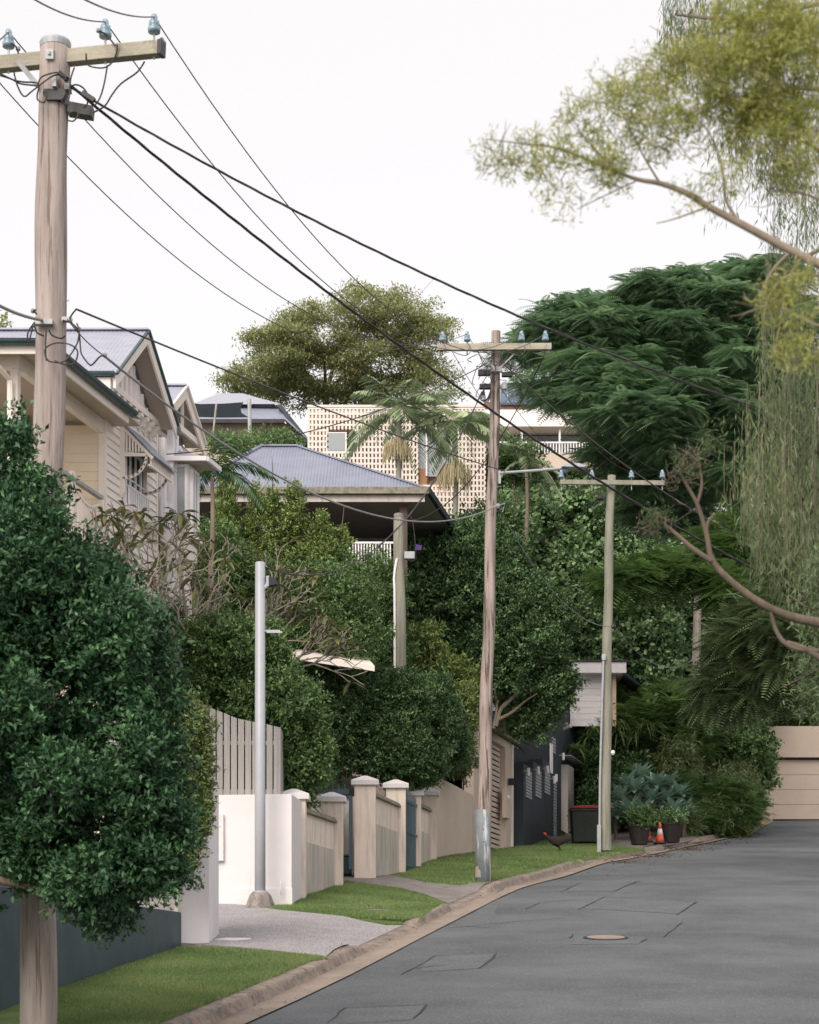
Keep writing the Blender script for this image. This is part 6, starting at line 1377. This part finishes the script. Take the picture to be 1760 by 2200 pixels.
# pots with plants
def potplant(x, d, label, pw, seed, plabel, kind):
    c = A([(x-CX)/F*d, d, float(G(d))+.02]); t = thing('plant_pot', c, label, 'pot')
    m = MB(); m.lathe(c, [(pw*.72,0),(pw,.5),(pw*1.06,.52),(pw*1.06,.58),(pw*.96,.585),(pw*.94,.5)], 20); m.build('pot', M['pot'], t, smooth=False)
    m = MB(); m.lathe(c+A([0,0,.42]), [(pw*.9,0),(pw*.9,.08)], 16); m.build('potting_soil', M['soil'], t)
    bl = [(c+A([0,0,.74]), A([pw*1.15,pw*1.1,.3]), 1.)]
    s_ = thing('potted_shrub', c+A([0,0,.45]), plabel, 'plant')
    leaves('foliage', bl, LM[kind], s_, nclump=120, per=16, csize=.1, L=.12, Wd=.3, seed=seed, up=.9); 
    for a_ in range(5): m = MB(); m.tube([c+A([0,0,.45]), c+A([math.cos(a_*1.3)*.2, math.sin(a_*1.3)*.2,.9])],.012,5); m.build('stem', M['bark'], s_)
potplant(1374, 59.6, 'large dark round pot at the left of the traffic cone', .33, 70, 'green shrub with rusty leaf tips growing in the left dark pot', 'mid')
potplant(1440, 60.8, 'large dark round pot at the right of the traffic cone', .38, 71, 'fine leaved shrub growing in the right dark pot', 'vine')
c = A([(1440-CX)/F*61.3, 61.3, float(G(61.3))])
# bank vegetation
bl = [blob(1400,1545,68,90,60,1.2),blob(1330,1560,68,60,50,1),blob(1450,1600,69,60,50,1),blob(1300,1540,68,50,40,.9),blob(1480,1560,69,50,50,1)]
tree('fern_bush', 'bright feathery green bush at the top of the bank under the white building', bl, dict(mat=LM['ferny'], nclump=1900, per=6, size=.55, droop=.5, elev=.5), r0=.05, fn=fronds, cat='shrub', crown='foliage', seed=72)
bl = [blob(1540,1650,70.5,36,46,.9),blob(1510,1745,67,50,36,.8),blob(1560,1730,67.5,55,55,.9),blob(1450,1650,67,50,50,.8),blob(1590,1700,69,36,60,.8),blob(1530,1765,66.5,60,30,.6),blob(1460,1770,65,40,30,.5)]
tree('bamboo_bush', 'arching bamboo like bush along the kerb right of the traffic cone', bl, dict(mat=LM['bamboo'], nclump=3200, per=16, csize=.2, L=.22, Wd=.14, droop=.5, up=.3), r0=.05, cat='shrub', crown='foliage', seed=73)
bl = [blob(1560,1740,66.8,50,45,.6),blob(1500,1765,66.2,46,26,.5),blob(1600,1740,68.5,24,40,.5),blob(1455,1715,66.6,24,40,.5)]
tree('fern_bush', 'low feathery ferns spilling over the kerb below the bamboo like bush', bl, dict(mat=LM['ferny'], nclump=700, per=6, size=.5, droop=.6, elev=.4), r0=.03, fn=fronds, cat='shrub', crown='foliage', seed=74)
bl = [blob(1560,1590,70,80,50,1),blob(1610,1600,71,50,50,1),blob(1625,1645,71,26,30,.6),blob(1600,1660,71,50,50,.8),blob(1640,1610,71,20,26,.5)]
tree('glossy_tree', 'dark broad leaved bush leaning over the left edge of the tan garage', bl, dict(mat=LM['mid'], nclump=2600, per=18, csize=.2, L=.14, Wd=.55), trunkbase=(11.8,72,6.2), r0=.08, cat='tree', seed=75)
bl = [blob(1700,1530,85.5,110,28,1.4),blob(1600,1520,85.5,80,40,1.4)]
tree('garage_hedge', 'leafy hedge along the top of the tan garage', bl, dict(mat=LM['mid'], nclump=1100, per=16, csize=.25, L=.16, Wd=.5), trunkbase=(16,85.6,9), r0=.05, cat='hedge', crown='foliage', seed=76)
bl = [blob(1470,1480,74,80,80,1.2),blob(1430,1400,74,60,60,1.2),blob(1560,1440,76,90,90,1.5),blob(1660,1400,78,110,120,1.5),blob(1740,1300,80,90,120,1.5),blob(1620,1250,80,110,120,1.6),blob(1500,1280,78,80,120,1.5),blob(1640,1080,80,110,140,1.6),blob(1740,1050,82,80,200,1.6)]
tree('backdrop_tree', 'shaded trees filling the slope behind the fourth pole and tan garage', bl, dict(mat=LM['deep'], nclump=4200, per=16, csize=.4, L=.26, Wd=.5), trunkbase=(13,88,9), r0=.3, seed=77)
bl = [blob(1270,1680,68,40,50,.8),blob(1320,1640,68,60,60,.8),blob(1290,1730,66,40,50,.6),blob(1400,1640,68,70,50,.8),blob(1340,1700,67,60,60,.8),blob(1420,1690,68,60,50,.8)]
tree('shade_shrub', 'shadowy shrubs behind the agaves and the red lidded bin', bl, dict(mat=LM['deep'], nclump=2400, per=14, csize=.25, L=.16, Wd=.4), r0=.05, cat='shrub', crown='foliage', seed=78)
# ---------------------------------------------------------------- frangipani, nearly bare
t = thing('frangipani_tree', P(400,1500,34.9), 'nearly bare frangipani with forked grey branches in front of the weatherboard house', 'tree')
r = np.random.default_rng(80); m = MB(); tips = []
FD = lambda x_: 35.0+max(0,min(x_-300,140))*.036
def fork(p, d, L, rad, depth):
    e = p+d*L; mid = p+d*L*.5+r.normal(0,.03,3); m.tube(smoothpath([p,mid,e],3), list(np.linspace(rad,rad*.8,7)), 6)
    if depth == 0 or (depth < 2 and r.random() < .12): tips.append((e,d)); return
    nb = 2 if r.random() < .6 else 3; u = nrm(np.cross(d, r.normal(size=3)))
    for i in range(nb):
        a_ = 2*math.pi*i/nb+r.normal(0,.2); v_ = np.cross(d,u); dd = nrm(d+(u*math.cos(a_)+v_*math.sin(a_))*r.uniform(.34,.6)+A([0,0,.1])); dd[1] *= .75
        fork(e, nrm(dd), L*r.uniform(.68,.95), rad*.76, depth-1)
for (x,y,dx,dz,dep) in ((270,1420,-.3,1,4),(320,1440,-.05,1,4),(380,1440,.15,1,4),(440,1450,.4,.85,4),(500,1450,.7,.7,4),(560,1460,1.0,.5,4),(240,1380,-.6,.9,3),(350,1380,.1,1,4),(420,1400,.2,1,3),(600,1440,1,.5,3),(300,1330,.1,1,3),(520,1400,.6,.8,4),(220,1260,-.1,1,3),(170,1290,-.4,.9,3),(270,1250,0,1,3),(330,1250,.1,1,3),(390,1240,-.1,1,3),(300,1300,-.3,1,3),(450,1280,.2,1,3)):
    m.tube(smoothpath([P(400,1440,FD(400)), P((400+x)/2+8,(1440+y)/2+12,FD((400+x)/2)), P(x,y,FD(x))],3), .026, 7)
    fork(P(x,y,FD(x)), nrm(A([dx,r.normal(0,.15),dz])), .58 if dep == 4 else .42, .03 if dep == 4 else .024, dep)
m.tube(smoothpath([P(430,1640,FD(430)),P(440,1520,FD(440)),P(400,1440,FD(400))],4), .06, 9); m.tube(smoothpath([P(440,1520,FD(440)),P(370,1470,FD(370)),P(300,1440,FD(300))],4), .045, 8); m.tube(smoothpath([P(440,1520,FD(440)),P(530,1470,FD(530)),P(620,1460,FD(620))],4), .04, 8)
m.build('branches', pm('frangipani_bark', (.38,.33,.28), (.26,.22,.19), 12, rough=.9, bump=.3), t, smooth=True)
V, F_, T_ = [], [], []
for e, d in tips:
    if r.random() < .5: continue
    for i in range(r.integers(2,6)):
        az = r.random()*6.28; dd = nrm(A([math.cos(az),math.sin(az),r.uniform(-.7,.6)])); s_ = nrm(np.cross(dd,A([0,0,1.]))); ll = r.uniform(.22,.46); q = r.random()
        for k_ in range(5):
            t_ = k_/4; p = e+dd*ll*t_-A([0,0,.3*ll*t_*t_]); w_ = .045*[.15,.7,1,.75,.05][k_]; k = len(V); V += [p-s_*w_+A([0,0,w_*.4]), p, p+s_*w_+A([0,0,w_*.4])]
            if k_: F_ += [(k-3,k-2,k+1,k),(k-2,k-1,k+2,k+1)]; T_ += [q,q]
mkobj('leaves', A(V), A(F_), LM['frang'], t, tint=T_)
# ---------------------------------------------------------------- weeping tree on the right
def weeping(name, label, strands, mat, seed, base, L=.1, wd=.009, dens=28, gaps=.0, trunk=None, parts='hanging_foliage', jit=.03):
    r = np.random.default_rng(seed); t = thing(name, base, label, 'tree'); Pp, D_ = [], []; m = MB(); 
    for (p, ln) in strands:
        n_ = max(4, int(ln*dens)); s = np.sort(r.random(n_))*ln; ph = r.random()*6; sw = r.uniform(.02,.08)*ln
        q = np.c_[p[0]+np.sin(s*2+ph)*sw*.4, p[1]+np.cos(s*1.7+ph)*sw*.4, p[2]-s]; Pp.append(q+r.normal(0,jit,q.shape)); dd = nrm(np.c_[r.normal(0,.35,n_), r.normal(0,.35,n_), -np.ones(n_)]); D_.append(dd)
        if r.random() < .45:
            ss = np.linspace(0,ln,5); m.tube([A([p[0]+math.sin(s1*2+ph)*sw*.4, p[1]+math.cos(s1*1.7+ph)*sw*.4, p[2]-s1]) for s1 in ss], .0022, 3, False)
    Pp = np.concatenate(Pp); D_ = np.concatenate(D_); Mx = frames(D_, r.normal(size=D_.shape)); ln = L*(.6+.8*r.random(len(Pp))); S = np.stack([ln, np.full(len(Pp), wd)*(.7+.6*r.random(len(Pp))), ln*.3], 1)
    v, f = inst(LEAF[0], LEAF[1], Mx, Pp, S); mkobj(parts, v, f, mat, t, tint=np.clip(.5+.25*np.sin(Pp[:,0]*3+Pp[:,2]*1.3)+r.normal(0,.2,len(Pp)),0,1)); tag(m.build('hanging_twigs', M['barkp'], t), kind='stuff')
    return t
st = []; r = np.random.default_rng(90)
def curtain(x0,x1,y0,y1,yb0,yb1,d,n):
    for _ in range(n):
        x = r.uniform(x0,x1); f_ = (x-x0)/(x1-x0); y = r.uniform(y0,y1); yb = yb0+(yb1-yb0)*f_; dd = d+r.normal(0,.5); p = P(x,y,dd); pb = P(x, max(y+40, y+(yb-y)*r.uniform(.35,1.0)), dd); st.append((p, p[2]-pb[2]))
curtain(1630,1760,540,900,900,1440,16.5,105)
curtain(1590,1710,820,1050,1180,1330,16.5,90)
curtain(1610,1790,900,1150,1250,1400,16.5,80)
curtain(1550,1650,930,1050,1080,1250,16.8,14)
curtain(1440,1800,-60,120,100,330,17.5,150)
curtain(1420,1530,-60,60,120,280,17.5,50)
curtain(1520,1800,150,450,330,580,17.5,170)
curtain(1640,1800,430,560,560,700,17.0,70)
t = weeping('weeping_tree', 'weeping tree whose fine grey green strands hang down the right edge', st, LM['weep'], 91, (7.2,17,-.9))
m = MB(); m.tube(smoothpath([(7.2,17,-1.2),(7.0,17,2),(6.2,17.2,5),(5.2,17,8.5)],5), list(np.linspace(.24,.1,16)), 12)
for x_, y_, z_, r_0 in ((1800,520,6.0,.02),(1800,600,5.6,.016),(1820,900,4.4,.02),(1800,0,8.2,.03),(1810,200,7.5,.025)):
    m.tube(smoothpath([(6.9-.22*z_,17.1,z_),(4.6,17,(z_+P(x_,y_,17)[2])/2+.15),P(x_,y_,17)],5), list(np.linspace(r_0*2.2,r_0,11)), 7)
for (pts, r0) in (([(1800,520),(1720,560),(1690,620),(1665,760)],.02),([(1800,600),(1700,590),(1650,640),(1640,700)],.016),([(1820,900),(1740,860),(1690,900)],.02),([(1800,0),(1680,20),(1560,40),(1450,30)],.03),([(1810,200),(1700,190),(1600,240)],.025)):
    sp = smoothpath([P(x,y,17) for x,y in pts],5); m.tube(sp, list(np.linspace(r0,r0*.4,len(sp))), 6)
m.build('trunk', M['barkp'], t, smooth=True)
# ---------------------------------------------------------------- golden near branch
D8 = 9.0
t = thing('golden_wattle', (6.3,9.7,-1.7), 'blurred golden green feathery tree overhanging from the upper right foreground', 'tree')
bl = [blob(1062,345,D8,36,50,.12,.8),blob(1120,330,D8,45,40,.15,.5),blob(1180,350,D8,60,60,.2,.8),blob(1200,430,D8,50,40,.15,.35),blob(1250,280,D8,60,60,.2,.9),blob(1300,360,D8,65,70,.2,1.3),blob(1330,220,D8,60,60,.2,.9),blob(1400,170,D8,60,60,.2,1),blob(1420,270,D8,80,90,.25,1.4),
 blob(1500,160,D8,70,70,.25,1.4),blob(1560,100,D8,80,80,.3,1.6),blob(1640,60,D8,90,90,.3,1.8),blob(1600,190,D8,100,80,.3,1.8),blob(1700,150,D8,90,120,.3,2),blob(1640,300,D8,90,80,.3,1.5),blob(1720,330,D8,70,90,.3,1.6),blob(1560,400,D8,50,40,.2,.5),blob(1470,440,D8,40,30,.15,.25),blob(1520,250,D8,70,60,.2,1),
 blob(1650,650,D8-.5,40,40,.15,.9),blob(1700,630,D8-.5,60,40,.15,.9),blob(1720,760,D8-.5,60,45,.15,.8),blob(1690,700,D8-.5,50,40,.15,.5),blob(1640,240,D8,90,90,.2,1)]
leaves('crown', bl, LM['gold'], t, nclump=2900, per=15, csize=.042, L=.034, Wd=.16, seed=92, up=.25, shell=(.15,1.1), lump=.3, spread=.8, sub=dict(k=12,rf=.3,fill=.15,out=.7))
m = MB()
def br(pts, r0, r1, d=D8):
    sp = smoothpath([P(x,y,d) for x,y in pts],5); m.tube(sp, list(np.linspace(r0,r1,len(sp))), 8)
br([(1840,610),(1760,568),(1698,538),(1588,479),(1523,444),(1473,414),(1418,394),(1373,386),(1324,369),(1199,319),(1124,309),(1049,299)],.024,.002)
br([(1590,478),(1560,430),(1550,350),(1520,280),(1480,240)],.008,.002); br([(1523,444),(1450,470),(1410,480)],.005,.002); br([(1820,380),(1740,310),(1680,290),(1640,295)],.012,.003); br([(1840,250),(1770,130),(1720,60),(1700,0)],.016,.008); br([(1800,260),(1700,200),(1620,205)],.01,.003)
br([(1418,394),(1380,330),(1340,250)],.006,.002); br([(1324,369),(1260,300),(1220,240)],.005,.0015); br([(1373,386),(1300,420),(1240,450)],.004,.0015); br([(1850,700),(1760,700),(1680,660)],.01,.003); br([(1700,540),(1660,580),(1630,640)],.007,.003); br([(1840,480),(1740,420),(1650,410)],.009,.003)
rr = np.random.default_rng(93)
for b in bl:
    for _ in range(int(10*b[2]+3) if b[2] > .45 else 0):
        a_ = b[0]+rr.normal(0,.45,3)*b[1]; e = a_+nrm(rr.normal(size=3)+A([-.6,0,.2]))*.12; m.tube([a_,(a_+e)/2+rr.normal(0,.008,3),e],[.0024,.0018,.0009],4,False)
m.tube(smoothpath([(6.3,9.7,-1.9),(6.2,9.6,.5),(5.9,9.5,2.4),(5.6,9.5,4.2),(5.5,9.5,6)],5), list(np.linspace(.2,.08,21)), 12)
m.tube(smoothpath([(5.9,9.5,2.3),(4.6,9.3,2.75),(3.2,9.1,2.85),P(1840,610,9)],5), list(np.linspace(.08,.025,16)), 9)
for x_, y_, r_0 in ((1820,380,.012),(1840,250,.016),(1800,260,.01),(1850,700,.01),(1840,480,.009)):
    m.tube(smoothpath([(5.55,9.5,4.6),(4.0,9.2,3.9),P(x_,y_,9)],5), list(np.linspace(r_0*3,r_0,11)), 7)
m.build('trunk', M['barkp'], t, smooth=True)
# ---------------------------------------------------------------- blurred bare branch low right
D9 = 13.
t = thing('bare_tree', (6.4,13.3,-1.3), 'blurred brown branch with bare forked twigs entering from the right edge', 'tree')
m = MB()
def br2(pts, r0, r1): sp = smoothpath([P(x,y,D9) for x,y in pts],5); m.tube(sp, list(np.linspace(r0,r1,len(sp))), 8)
br2([(1830,1350),(1760,1338),(1700,1325),(1648,1303),(1588,1263),(1533,1208),(1518,1148),(1498,1083),(1468,1029),(1458,999)],.036,.007)
br2([(1518,1148),(1520,1125),(1536,1103)],.016,.008); br2([(1533,1208),(1488,1178),(1450,1145),(1418,1123),(1378,1138)],.02,.005); br2([(1498,1083),(1508,1040),(1500,990),(1485,960)],.012,.004); br2([(1760,1400),(1700,1390),(1670,1360),(1655,1310)],.02,.012)
br2([(1840,1470),(1740,1400),(1690,1380)],.03,.014); m.tube(smoothpath([(6.4,13.3,-1.5),(6.2,13.2,.6),(5.8,13.1,1.9),(5.7,13.1,4.5)],5), list(np.linspace(.17,.08,16)), 10)
for x_, y_, r_0 in ((1830,1350,.036),(1840,1470,.03)): m.tube(smoothpath([(6.0,13.15,1.3),(4.4,13.05,2.0),P(x_,y_,13)],5), list(np.linspace(r_0*2,r_0,11)), 8)
rr = np.random.default_rng(95)
for x,y,n_ in ((1470,1010,26),(1420,1120,18),(1500,980,22),(1385,1135,14),(1440,1040,16)):
    for _ in range(n_):
        a_ = P(x+rr.normal(0,14),y+rr.normal(0,12),D9+rr.normal(0,.1)); e = a_+nrm(A([rr.normal(0,.7),rr.normal(0,.5),rr.normal(.5,.5)]))*rr.uniform(.05,.16); m.tube([a_,(a_+e)/2+rr.normal(0,.01,3),e],[.003,.0024,.0012],4,False)
m.build('trunk', M['bark'], t, smooth=True)
bl = [blob(1480,1000,D9,50,35,.12,.3),blob(1410,1120,D9,45,30,.12,.25),blob(1530,950,D9,40,30,.12,.3)]
leaves('sparse_leaves', bl, LM['weep'], t, nclump=90, per=9, csize=.04, L=.04, Wd=.2, seed=94, shell=(.1,1.1))
bl = [blob(1760,1420,15,50,120,.4),blob(1780,1250,15,40,90,.3)]
tree('fine_leaved_tree', 'dark fine leaved bough hanging down the right edge above the tan garage', bl, dict(mat=LM['dfeath'], nclump=420, per=16, csize=.06, L=.06, Wd=.14, droop=.4), trunkbase=(6.8,15.2,-1), trunkto=(4.8,15,2.4), r0=.06, seed=96)
